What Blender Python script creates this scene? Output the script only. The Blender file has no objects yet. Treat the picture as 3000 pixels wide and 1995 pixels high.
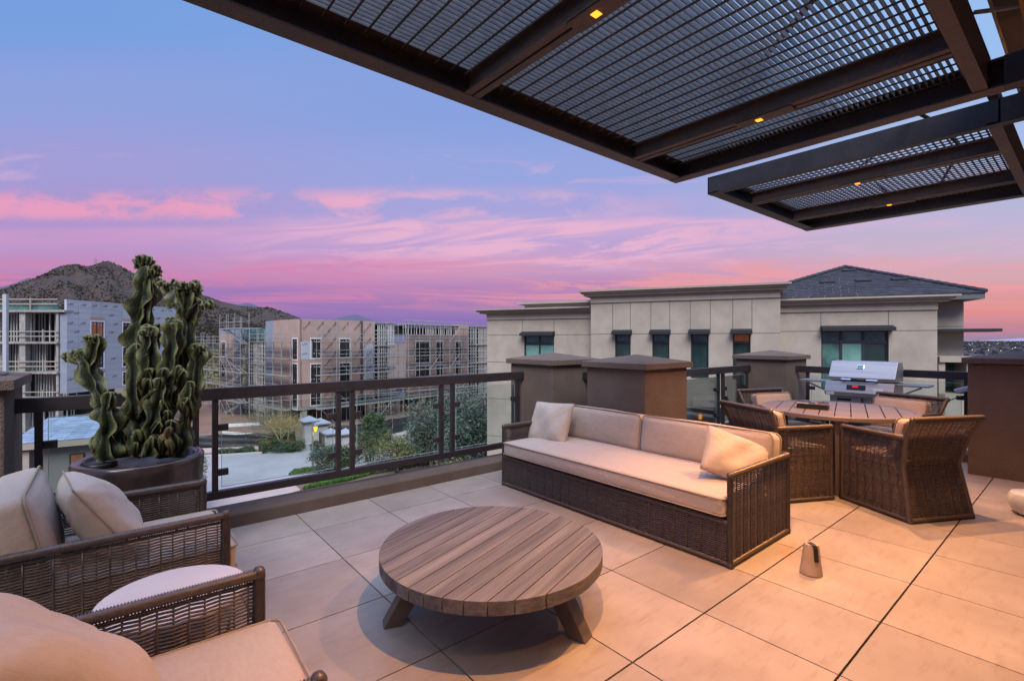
import bpy, math, random
import numpy as np
from mathutils import Vector, Matrix
R = math.radians
sc = bpy.context.scene
COL = sc.collection
random.seed(7)

def hx(s):
    s = s.lstrip('#'); o = []
    for i in (0, 2, 4):
        c = int(s[i:i+2], 16)/255
        o.append(c/12.92 if c <= .04045 else ((c+.055)/1.055)**2.4)
    return (o[0], o[1], o[2], 1)

# ------------------------------------------------------------------ camera
YAW, FPX, H = 0.88102, 1422.5, 1.42
cam_d = bpy.data.cameras.new('camera'); cam = bpy.data.objects.new('camera', cam_d); COL.objects.link(cam)
cam.location = (0, 0, H); cam.rotation_euler = (R(90), 0, YAW-R(90))
cam_d.sensor_width = 36; cam_d.lens = FPX/3000*36; cam_d.clip_start = .05; cam_d.clip_end = 12000
sc.camera = cam
sc.view_settings.view_transform = 'Standard'; sc.view_settings.look = 'None'
sc.view_settings.exposure = 0.0; sc.view_settings.gamma = 1
sc.render.engine = 'CYCLES'
sc.cycles.use_denoising = True
sc.cycles.max_bounces = 8; sc.cycles.transparent_max_bounces = 16
sc.cycles.sample_clamp_indirect = 4
sc.cycles.caustics_reflective = False; sc.cycles.caustics_refractive = False

FW = np.array([math.cos(YAW), math.sin(YAW), 0.]); RT = np.array([math.sin(YAW), -math.cos(YAW), 0.])
CAMP = np.array([0, 0, H])
def ray(x, y): return FW+RT*(x-1500)/FPX+np.array([0, 0, (997.5-y)/FPX])
def at(x, y, d): return CAMP+d*ray(x, y)                      # a point d metres ahead
def gz(x, y, z): r = ray(x, y); return CAMP+(z-H)/r[2]*r      # a point at height z
GR = -9.0
def G(x, y): return gz(x, y, GR)

# ------------------------------------------------------------------ world (dusk sky)
world = bpy.data.worlds.new('World'); sc.world = world; world.use_nodes = True
nt = world.node_tree; nt.nodes.clear()
def N(t, **k):
    n = nt.nodes.new(t)
    for a, b in k.items(): setattr(n, a, b)
    return n
def Mth(op, a, b=None, c=None, clamp=False):
    n = N('ShaderNodeMath', operation=op, use_clamp=clamp)
    for i, v in enumerate((a, b, c)):
        if v is None: continue
        if isinstance(v, (int, float)): n.inputs[i].default_value = v
        else: nt.links.new(v, n.inputs[i])
    return n.outputs[0]
def Ramp(f, stops, interp='EASE'):
    n = N('ShaderNodeValToRGB'); cr = n.color_ramp; cr.interpolation = interp
    while len(cr.elements) < len(stops): cr.elements.new(.5)
    for e, (p, c) in zip(cr.elements, stops):
        e.position = p; e.color = hx(c) if isinstance(c, str) else (c, c, c, 1)
    nt.links.new(f, n.inputs[0]); return n.outputs[0]
def MixC(f, a, b):
    n = N('ShaderNodeMix', data_type='RGBA')
    for i, v in ((0, f), (6, a), (7, b)):
        if isinstance(v, (int, float)): n.inputs[i].default_value = v
        elif isinstance(v, str): n.inputs[i].default_value = hx(v)
        else: nt.links.new(v, n.inputs[i])
    return n.outputs[2]
def MR(v, a, b, c=0, d=1):
    n = N('ShaderNodeMapRange', interpolation_type='SMOOTHSTEP'); nt.links.new(v, n.inputs[0])
    for i, x in enumerate((a, b, c, d)): n.inputs[i+1].default_value = x
    return n.outputs[0]
tc = N('ShaderNodeTexCoord'); rot = N('ShaderNodeVectorRotate', rotation_type='Z_AXIS')
nt.links.new(tc.outputs['Generated'], rot.inputs['Vector']); rot.inputs['Angle'].default_value = -YAW
sp = N('ShaderNodeSeparateXYZ'); nt.links.new(rot.outputs[0], sp.inputs[0])
X_, Y_, Z_ = sp.outputs
hyp = Mth('SQRT', Mth('ADD', Mth('MULTIPLY', X_, X_), Mth('MULTIPLY', Y_, Y_)))
el = Mth('DIVIDE', Z_, Mth('MAXIMUM', hyp, .001))
az = Mth('ARCTAN2', Y_, X_)                                     # left of view positive
fx = Mth('MAXIMUM', X_, .3)
q = Mth('DIVIDE', Z_, fx)                                      # height on a far cloud sheet seen in perspective
p = Mth('DIVIDE', Y_, fx)                                      # left positive
ec = Mth('MINIMUM', Mth('MAXIMUM', q, 0.0), 1.0)
left = Ramp(ec, [(0, '#7c6cb0'), (.047, '#8570b6'), (.08, '#9a74b6'), (.118, '#b380b4'), (.153, '#c08cbc'), (.195, '#ba95ca'), (.244, '#b096cd'), (.28, '#a998d0'), (.35, '#a39dd6'), (.506, '#90a2dd'), (.66, '#78a0df'), (1, '#6c97dc')])
mid = Ramp(ec, [(0, '#806cb0'), (.037, '#8b72b5'), (.061, '#9c7cb6'), (.104, '#b987b8'), (.149, '#c59bc4'), (.177, '#c4a2d0'), (.209, '#b9a4d6'), (.258, '#a9a5dc'), (.35, '#97a6df'), (.467, '#88a2df'), (.70, '#80a3e1'), (1, '#7aa4e2')])
right = Ramp(ec, [(0, '#9a87a6'), (.022, '#c08797'), (.055, '#de8d8c'), (.09, '#de9a9a'), (.135, '#d6a8b4'), (.19, '#c6b3ca'), (.25, '#bbb6d6'), (.33, '#b0b9df'), (.43, '#a6bce6'), (.6, '#9bbfee'), (1, '#8fbaf0')])
base = MixC(MR(p, .05, .95), mid, left)
base = MixC(MR(p, -.15, -.85), base, right)
def noise(sx, sy, scale, detail=6, rough=.55, dist=0., off=0., seed=0.):
    cb = N('ShaderNodeCombineXYZ')
    nt.links.new(Mth('MULTIPLY', p, sx), cb.inputs[0]); nt.links.new(Mth('ADD', Mth('MULTIPLY', q, sy), Mth('MULTIPLY', p, off)), cb.inputs[1])
    cb.inputs[2].default_value = seed
    n = N('ShaderNodeTexNoise'); n.inputs['Scale'].default_value = scale; n.inputs['Detail'].default_value = detail
    n.inputs['Roughness'].default_value = rough; n.inputs['Distortion'].default_value = dist
    nt.links.new(cb.outputs[0], n.inputs['Vector']); return n.outputs[0]
def band(a, b, c, d, v=None): v = v or q; return Mth('MULTIPLY', MR(v, a, b), MR(v, d, c))
def mul(*a):
    r = a[0]
    for b in a[1:]: r = Mth('MULTIPLY', r, b)
    return r
front = MR(X_, .30, .42)
# row of puffs
nA = noise(1.0, 2.6, 6.0, 10, .64, .35, .0, 3.1); nA2 = noise(1.0, 1.2, 1.9, 3, .5, 0, 0, 7.7)
mA = mul(MR(nA, .41, .60), MR(nA2, .24, .44), band(.238, .262, .285, .325), MR(p, -.42, -.12), front)
nA3 = noise(1.2, 5., 3.2, 9, .6, .8, .2, 5.5); mA3 = mul(MR(nA3, .56, .70), band(.29, .32, .34, .42), front)
# long contrail-like sheet with a crisp upper edge and wisps hanging below
ql = Mth('ADD', q, Mth('MULTIPLY', p, .017))
nB = noise(.8, 6.5, 3.8, 10, .64, 1.2, .6, 1.3)
mB1 = mul(MR(ql, .253, .238), MR(ql, .19, .240), MR(nB, .25, .6, .35, .8), MR(p, -.75, -.2, .15, 1), front)
mB2 = mul(MR(nB, .43, .60), band(.13, .17, .235, .265), MR(p, .75, .1), MR(p, -.75, -.25, .3, 1), front)
# low streaks
nC = noise(.6, 8.0, 5.0, 10, .64, .9, -.25, 9.2); nC2 = noise(.4, 3.2, 2.2, 6, .5, .3, .1, 2.2)
mC = mul(MR(nC, .43, .58), band(.045, .09, .135, .178), .72, front)
mC3 = mul(MR(nC2, .42, .62), band(.09, .125, .15, .19), MR(p, .9, .2), .5, front)
nD = noise(.5, 11.0, 3.4, 8, .6, .5, .15, 4.1)
mD = mul(MR(nD, .5, .66), band(-.02, .03, .10, .13), .55, front)
c1 = MixC(mul(mA, .85), base, MixC(MR(p, .0, .8), '#efb6cc', '#ee9fbe')); c1 = MixC(mul(mA3, .6), c1, '#dcb4d4')
c1 = MixC(mB1, c1, MixC(MR(p, .1, .9), '#dfb0d2', '#ce9dca')); c1 = MixC(mB2, c1, '#e6b4d2')
c1 = MixC(mC3, c1, MixC(MR(p, -.2, .4), '#f0a0aa', '#d987b4')); c1 = MixC(mC, c1, MixC(MR(p, -.25, .35), '#f0a0a2', '#d784ae'))
c1 = MixC(mD, c1, MixC(MR(p, -.3, .3), '#c996ae', '#8f78ba'))
c1 = MixC(MR(el, .80, 1.5, 0, .6), c1, '#b4b6d2')  # zenith above the frame paled so the added fill turns neutral
bg = N('ShaderNodeBackground'); nt.links.new(c1, bg.inputs[0]); nt.links.new(MR(el, .75, 2.2, 1.0, 3.6), bg.inputs[1])   # zenith above the frame brightened to add unseen fill light
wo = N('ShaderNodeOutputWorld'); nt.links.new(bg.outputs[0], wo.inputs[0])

# ------------------------------------------------------------------ soft dusk key light
sd = bpy.data.lights.new('sun', 'SUN'); so = bpy.data.objects.new('sun', sd); COL.objects.link(so)
sd.energy = 3.9; sd.angle = R(35); sd.color = (1.0, .93, .85)
so.rotation_euler = Vector((-.48, -.52, .70)).to_track_quat('Z', 'Y').to_euler()

# ------------------------------------------------------------------ materials
MATS = {}
def mat(name, col, col2=None, scale=6., rough=.6, metal=0., bump=0., bscale=60., stretch=(1, 1, 1), island=0., detail=5, emit=None, es=0., coat=0., lo=.35, hi=.65, coord='Object', spec=.5, bstretch=None, sheen=0., rvar=0.):
    m = bpy.data.materials.new(name); m.use_nodes = True; t = m.node_tree; b = t.nodes['Principled BSDF']
    c = hx(col) if isinstance(col, str) else (*col, 1)
    b.inputs['Base Color'].default_value = c; b.inputs['Roughness'].default_value = rough; b.inputs['Metallic'].default_value = metal
    b.inputs['Specular IOR Level'].default_value = spec
    if coat: b.inputs['Coat Weight'].default_value = coat
    if sheen: b.inputs['Sheen Weight'].default_value = sheen
    if emit: b.inputs['Emission Color'].default_value = hx(emit); b.inputs['Emission Strength'].default_value = es
    tx = t.nodes.new('ShaderNodeTexCoord'); L = t.links.new
    def mp(s):
        k = t.nodes.new('ShaderNodeMapping'); k.inputs['Scale'].default_value = s; L(tx.outputs[coord], k.inputs[0]); return k.outputs[0]
    src = None
    if col2:
        n = t.nodes.new('ShaderNodeTexNoise'); n.inputs['Scale'].default_value = scale; n.inputs['Detail'].default_value = detail; n.inputs['Roughness'].default_value = .6
        L(mp(stretch), n.inputs['Vector'])
        r = t.nodes.new('ShaderNodeMapRange'); r.inputs[1].default_value = lo; r.inputs[2].default_value = hi; L(n.outputs[0], r.inputs[0])
        x = t.nodes.new('ShaderNodeMix'); x.data_type = 'RGBA'; x.inputs[6].default_value = c; x.inputs[7].default_value = hx(col2) if isinstance(col2, str) else (*col2, 1)
        L(r.outputs[0], x.inputs[0]); src = x.outputs[2]
        if rvar:
            q = t.nodes.new('ShaderNodeMapRange'); q.inputs[3].default_value = rough-rvar; q.inputs[4].default_value = rough+rvar; L(n.outputs[0], q.inputs[0]); L(q.outputs[0], b.inputs['Roughness'])
    if island:
        g = t.nodes.new('ShaderNodeNewGeometry'); hs = t.nodes.new('ShaderNodeHueSaturation')
        r = t.nodes.new('ShaderNodeMapRange'); r.inputs[3].default_value = 1-island; r.inputs[4].default_value = 1+island
        L(g.outputs['Random Per Island'], r.inputs[0]); L(r.outputs[0], hs.inputs['Value'])
        if src: L(src, hs.inputs['Color'])
        else: hs.inputs['Color'].default_value = c
        src = hs.outputs[0]
    if src: L(src, b.inputs['Base Color'])
    if bump:
        n = t.nodes.new('ShaderNodeTexNoise'); n.inputs['Scale'].default_value = bscale; n.inputs['Detail'].default_value = 4
        L(mp(bstretch or stretch), n.inputs['Vector'])
        k = t.nodes.new('ShaderNodeBump'); k.inputs['Strength'].default_value = min(1, bump); k.inputs['Distance'].default_value = .01*max(1, bump)
        L(n.outputs[0], k.inputs['Height']); L(k.outputs[0], b.inputs['Normal'])
    MATS[name] = m; return m
def fabric(name, col, col2, s=90):
    m = mat(name, col, col2, scale=s, rough=.85, stretch=(1, .25, 1), detail=4, sheen=.25, lo=.2, hi=.8)
    t = m.node_tree; b = t.nodes['Principled BSDF']; L = t.links.new
    tx = t.nodes.new('ShaderNodeTexCoord'); hs = []
    for st, sca, d in (((1, 1, 1), 8, 3), ((1, .08, 1), 500, 2), ((.08, 1, 1), 500, 2)):
        k = t.nodes.new('ShaderNodeMapping'); k.inputs['Scale'].default_value = st; L(tx.outputs['Object'], k.inputs[0])
        n = t.nodes.new('ShaderNodeTexNoise'); n.inputs['Scale'].default_value = sca; n.inputs['Detail'].default_value = d; L(k.outputs[0], n.inputs['Vector']); hs.append(n.outputs[0])
    prev = None
    for h, dist in zip(hs, (.016, .0010, .0010)):
        k = t.nodes.new('ShaderNodeBump'); k.inputs['Strength'].default_value = .8; k.inputs['Distance'].default_value = dist
        L(h, k.inputs['Height'])
        if prev: L(prev, k.inputs['Normal'])
        prev = k.outputs[0]
    L(prev, b.inputs['Normal']); return m
def glass(name, tint, refl=.6, dark=0.):
    m = bpy.data.materials.new(name); m.use_nodes = True; t = m.node_tree; t.nodes.clear()
    o = t.nodes.new('ShaderNodeOutputMaterial'); a = t.nodes.new('ShaderNodeBsdfTransparent'); a.inputs[0].default_value = (*tint, 1)
    g = t.nodes.new('ShaderNodeBsdfGlossy'); g.inputs['Roughness'].default_value = .02
    f = t.nodes.new('ShaderNodeFresnel'); f.inputs[0].default_value = 1.45
    k = t.nodes.new('ShaderNodeMath'); k.operation = 'MULTIPLY'; k.inputs[1].default_value = refl; t.links.new(f.outputs[0], k.inputs[0])
    x = t.nodes.new('ShaderNodeMixShader'); t.links.new(k.outputs[0], x.inputs[0]); t.links.new(a.outputs[0], x.inputs[1]); t.links.new(g.outputs[0], x.inputs[2])
    t.links.new(x.outputs[0], o.inputs[0]); MATS[name] = m; return m

def tile_material():
    m = mat('porcelain_tile', (.295, .248, .208), (.375, .325, .285), scale=2.2, rough=.5, detail=8, coord='Object', rvar=.12, island=.10)
    t = m.node_tree; b = t.nodes['Principled BSDF']; L = t.links.new
    src = b.inputs['Base Color'].links[0].from_socket
    tx = t.nodes.new('ShaderNodeTexCoord')
    # travertine-like streaks
    k = t.nodes.new('ShaderNodeMapping'); k.inputs['Scale'].default_value = (1.2, 5, 1); k.inputs['Rotation'].default_value = (0, 0, .35); L(tx.outputs['Object'], k.inputs[0])
    n = t.nodes.new('ShaderNodeTexNoise'); n.inputs['Scale'].default_value = 4; n.inputs['Detail'].default_value = 10; n.inputs['Roughness'].default_value = .7; L(k.outputs[0], n.inputs['Vector'])
    r = t.nodes.new('ShaderNodeMapRange'); r.inputs[1].default_value = .52; r.inputs[2].default_value = .78; r.inputs[4].default_value = .7; L(n.outputs[0], r.inputs[0])
    x = t.nodes.new('ShaderNodeMix'); x.data_type = 'RGBA'; L(r.outputs[0], x.inputs[0]); L(src, x.inputs[6]); x.inputs[7].default_value = (.215, .165, .135, 1)
    # scattered rusty stains and specks
    n2 = t.nodes.new('ShaderNodeTexNoise'); n2.inputs['Scale'].default_value = 2.4; n2.inputs['Detail'].default_value = 2; L(tx.outputs['Object'], n2.inputs['Vector'])
    r2 = t.nodes.new('ShaderNodeMapRange'); r2.inputs[1].default_value = .70; r2.inputs[2].default_value = .78; r2.inputs[4].default_value = .5; L(n2.outputs[0], r2.inputs[0])
    x2 = t.nodes.new('ShaderNodeMix'); x2.data_type = 'RGBA'; L(r2.outputs[0], x2.inputs[0]); L(x.outputs[2], x2.inputs[6]); x2.inputs[7].default_value = (.42, .22, .10, 1)
    n3 = t.nodes.new('ShaderNodeTexVoronoi'); n3.inputs['Scale'].default_value = 3.1; L(tx.outputs['Object'], n3.inputs['Vector'])
    r3 = t.nodes.new('ShaderNodeMapRange'); r3.inputs[1].default_value = .022; r3.inputs[2].default_value = .014; L(n3.outputs['Distance'], r3.inputs[0])
    x3 = t.nodes.new('ShaderNodeMix'); x3.data_type = 'RGBA'; L(r3.outputs[0], x3.inputs[0]); L(x2.outputs[2], x3.inputs[6]); x3.inputs[7].default_value = (.08, .06, .05, 1)
    L(x3.outputs[2], b.inputs['Base Color'])
    n4 = t.nodes.new('ShaderNodeTexNoise'); n4.inputs['Scale'].default_value = 220; L(tx.outputs['Object'], n4.inputs['Vector'])
    bp = t.nodes.new('ShaderNodeBump'); bp.inputs['Strength'].default_value = .25; bp.inputs['Distance'].default_value = .002; L(n4.outputs[0], bp.inputs['Height']); L(bp.outputs[0], b.inputs['Normal'])
    return m

M_tile = tile_material()
M_grout = mat('dark_joint', (.02, .018, .016), rough=.9)
M_stucco = mat('brown_stucco', (.168, .126, .105), (.138, .102, .085), scale=3, rough=.9, bump=1.6, bscale=110, spec=.25)
M_stuccoL = mat('curb_stucco', (.17, .125, .105), (.13, .095, .078), scale=3, rough=.9, bump=.9, bscale=170, spec=.25)
M_rail = mat('bronze_paint', (.022, .017, .019), (.032, .025, .026), scale=14, rough=.42, bump=.15, bscale=120)
M_glass = glass('clear_glass', (.91, .965, .95), .8)
M_glassedge = mat('glass_edge', (.35, .55, .5), rough=.2, spec=.8)
M_wicker = mat('woven_resin', (.052, .038, .033), (.092, .070, .062), scale=60, rough=.38, island=.25, spec=.6)
M_fab = fabric('beige_canvas', (.45, .365, .30), (.385, .31, .255))
M_fab2 = fabric('light_canvas', (.49, .41, .345), (.42, .35, .295))
M_pipe = mat('piping_cord', (.30, .235, .18), rough=.9)
M_teak = mat('weathered_teak', (.088, .078, .073), (.19, .172, .158), scale=16, rough=.62, stretch=(.07, 1, 1), island=.14, bump=.5, bscale=60, bstretch=(.05, 1, 1), detail=9)
M_dine = mat('brown_slat', (.145, .115, .105), (.19, .155, .14), scale=10, rough=.45, stretch=(1, .1, 1), bump=.1, bscale=60)
M_leg = mat('brown_leg', (.10, .073, .06), (.13, .10, .08), scale=10, rough=.5)
M_dark = mat('flat_black', (.008, .008, .009), rough=.6)  # flat black: bracket plate, vents and the dark inside of woven seats
M_steel = mat('rusty_steel', (.054, .043, .046), (.085, .052, .042), scale=7, rough=.5, metal=.0, bump=.3, bscale=90, detail=8, stretch=(1, 1, 1), lo=.42, hi=.68)
M_steelD = mat('dark_steel', (.030, .029, .033), (.042, .040, .045), scale=9, rough=.5, metal=.4, bump=.15, bscale=80)
M_galv = mat('galvanised_bar', (.10, .112, .145), (.14, .155, .19), scale=20, rough=.5, metal=.5)
M_rod = mat('grating_rod', (.03, .022, .02), rough=.6, metal=.3)
M_lamp = mat('warm_lamp', '#ffa030', emit='#ff9a28', es=2.4)
M_ceram = mat('bronze_glaze', (.034, .024, .023), (.080, .046, .034), scale=5, rough=.24, detail=6, rvar=.1, coat=.3, lo=.4, hi=.7)
M_soil = mat('wet_soil', (.02, .015, .012), (.05, .035, .03), scale=40, rough=.35, bump=.9, bscale=60)
M_cactus = mat('cactus_skin', (.022, .030, .010), (.009, .017, .014), scale=7, rough=.5, detail=5, bump=.6, bscale=70, spec=.4)
def margin(m, col, a=.515, b=.56):
    t = m.node_tree; bs = t.nodes['Principled BSDF']; src = bs.inputs['Base Color'].links[0].from_socket; L = t.links.new
    g = t.nodes.new('ShaderNodeNewGeometry'); r = t.nodes.new('ShaderNodeMapRange'); r.inputs[1].default_value = a; r.inputs[2].default_value = b; L(g.outputs['Pointiness'], r.inputs[0])
    x = t.nodes.new('ShaderNodeMix'); x.data_type = 'RGBA'; L(r.outputs[0], x.inputs[0]); L(src, x.inputs[6]); x.inputs[7].default_value = (*col, 1); L(x.outputs[2], bs.inputs['Base Color'])
margin(M_cactus, (.125, .13, .05), .526, .585)
M_cactusb = mat('corky_cactus_skin', (.075, .085, .03), (.20, .095, .045), scale=9, rough=.6, detail=6, bump=.5, bscale=40, lo=.5, hi=.7)
M_spine = mat('spine', (.35, .17, .07), rough=.6)
M_sst = mat('brushed_steel', (.52, .49, .46), (.42, .40, .38), scale=40, rough=.48, metal=1., stretch=(1, .02, 1))
M_chrome = mat('chrome', (.8, .8, .8), rough=.08, metal=1.)
M_white = mat('white_glaze', (.68, .68, .64), (.60, .60, .56), scale=4, rough=.35)
M_conc = mat('pale_concrete', (.50, .48, .50), (.55, .53, .55), scale=3, rough=.7, bump=.1, bscale=80)
M_cone = mat('cast_concrete', (.42, .34, .27), (.35, .28, .22), scale=9, rough=.75, bump=.4, bscale=90)
M_leather = mat('black_leather', (.012, .01, .01), rough=.4)
M_red = mat('red_digits', '#ff2020', emit='#ff1515', es=.8)
M_beige = mat('beige_stucco', (.395, .350, .303), (.29, .256, .222), scale=.9, rough=.92, bump=.6, bscale=45, detail=9, spec=.2, lo=.35, hi=.7)
M_beigeT = mat('beige_trim', (.36, .318, .272), (.305, .27, .23), scale=1.1, rough=.9, spec=.2)
M_joint = mat('grey_joint', (.10, .11, .11), rough=.9)  # dark grey of the stucco joint lines
M_win = mat('dark_frame', (.022, .022, .027), rough=.45)
M_awn = mat('slate_awning', (.028, .030, .036), rough=.8, spec=.2)
M_roof = mat('grey_roof_tile', (.030, .032, .042), (.05, .053, .068), scale=3, rough=.8, spec=.2, island=.18)
M_fascia = mat('grey_fascia', (.095, .105, .115), rough=.6)
M_soffit = mat('brown_soffit', (.10, .085, .075), rough=.9)  # brown colour of the eave underside
def pane(name, a, b, s=1.2):
    m = mat(name, a, b, scale=s, rough=.10, spec=.45, detail=3, lo=.4, hi=.6); return m
M_paneT = pane('teal_pane', (.045, .10, .098), (.085, .20, .185))
M_paneB = pane('bright_teal_pane', (.16, .34, .31), (.12, .27, .25))
M_paneD = pane('dark_pane', (.018, .038, .040), (.03, .06, .06))
M_paneC = pane('black_pane', (.012, .013, .014), (.035, .035, .034), 2.5)
M_warmp = mat('lit_pane', '#9a5f45', '#56463f', scale=2, rough=.1, emit='#e07a40', es=.10)
M_exp = mat('grey_sheathing', (.36, .38, .43), (.42, .44, .49), scale=1.5, rough=.85, stretch=(.3, .3, 6), island=.10)
M_expD = mat('blue_sheathing', (.20, .235, .31), (.25, .28, .35), scale=1.5, rough=.85, island=.06)
M_ink = mat('printed_ink', (.045, .045, .05), rough=.9)
M_ink2 = mat('faint_ink', (.085, .055, .05), rough=.9)
M_brown = mat('brown_sheathing', (.42, .30, .26), (.36, .255, .22), scale=.8, rough=.9, island=.05)
M_slab = mat('raw_concrete', (.36, .35, .335), (.24, .235, .225), scale=2.5, rough=.9, detail=8)
M_stud = mat('metal_stud', (.55, .55, .53), rough=.6)
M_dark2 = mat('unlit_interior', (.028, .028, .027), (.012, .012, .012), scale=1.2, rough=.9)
M_wood = mat('rough_lumber', (.36, .32, .27), rough=.9)
M_tube = mat('scaffold_tube', (.42, .43, .41), (.28, .29, .28), scale=3, rough=.5, metal=.3)
M_deck = mat('scaffold_deck', (.30, .31, .29), (.18, .185, .17), scale=2, rough=.8)
M_wht = mat('white_wrap', (.66, .68, .70), rough=.7)
M_screen = mat('black_mesh_screen', (.014, .017, .022), (.028, .033, .042), scale=1.2, rough=.6, stretch=(1, 1, 3))
M_asph = mat('road_surface', (.33, .315, .33), (.27, .258, .27), scale=.5, rough=.9, detail=9)
M_side = mat('pink_sidewalk', (.42, .335, .30), (.37, .295, .265), scale=.6, rough=.9)
M_kerb = mat('pale_kerb', (.46, .42, .40), rough=.9)
M_earth = mat('desert_soil', (.17, .115, .085), (.12, .085, .06), scale=.25, rough=1., detail=10)
M_lot = mat('site_dirt', (.24, .14, .10), (.17, .10, .07), scale=.3, rough=1., detail=9)
M_leafG = mat('green_leaf', (.05, .085, .03), rough=.6, island=.55)
M_leafD = mat('olive_leaf', (.055, .085, .055), rough=.6, island=.5)
M_leafB = mat('grey_green_leaf', (.085, .12, .095), rough=.6, island=.5)
M_leafY = mat('yellow_green_leaf', (.14, .15, .05), rough=.6, island=.5)
M_grass = mat('bright_grass', (.06, .15, .025), rough=.6, island=.5)
M_twig = mat('yellow_twig', (.36, .27, .11), rough=.8, island=.3)
M_bark = mat('pale_green_bark', (.26, .27, .14), rough=.8)
M_barkB = mat('grey_bark', (.12, .10, .08), rough=.9)
M_sag = mat('saguaro_skin', (.09, .14, .06), rough=.7)
M_hill = mat('scrub_hill', (.058, .034, .026), (.024, .019, .013), scale=.06, rough=1., detail=15, lo=.45, hi=.55, coord='Object', stretch=(1, 1, 2.2))
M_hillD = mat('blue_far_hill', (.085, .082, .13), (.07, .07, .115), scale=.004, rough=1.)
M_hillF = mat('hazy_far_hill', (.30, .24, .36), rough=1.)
M_post = mat('street_pole', (.16, .18, .19), rough=.5)
M_plast = mat('clear_plastic', (.55, .57, .60), rough=.2)
M_timber = mat('ochre_fascia', (.23, .12, .035), (.19, .10, .03), scale=4, rough=.7)
M_mast = mat('mast_steel', (.3, .25, .32), rough=.7)
M_cap = mat('gate_roof', (.26, .29, .35), rough=.7)
M_gate = mat('gate_stucco', (.40, .40, .40), (.33, .33, .33), scale=1, rough=.9)
M_cityD = mat('far_city', (.05, .055, .08), (.10, .085, .11), scale=.01, rough=1., island=.4)
M_cityL = mat('city_light', '#ffe0a8', emit='#ffe9c0', es=3.)
M_picket = mat('brown_picket', (.15, .085, .07), rough=.8)

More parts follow.
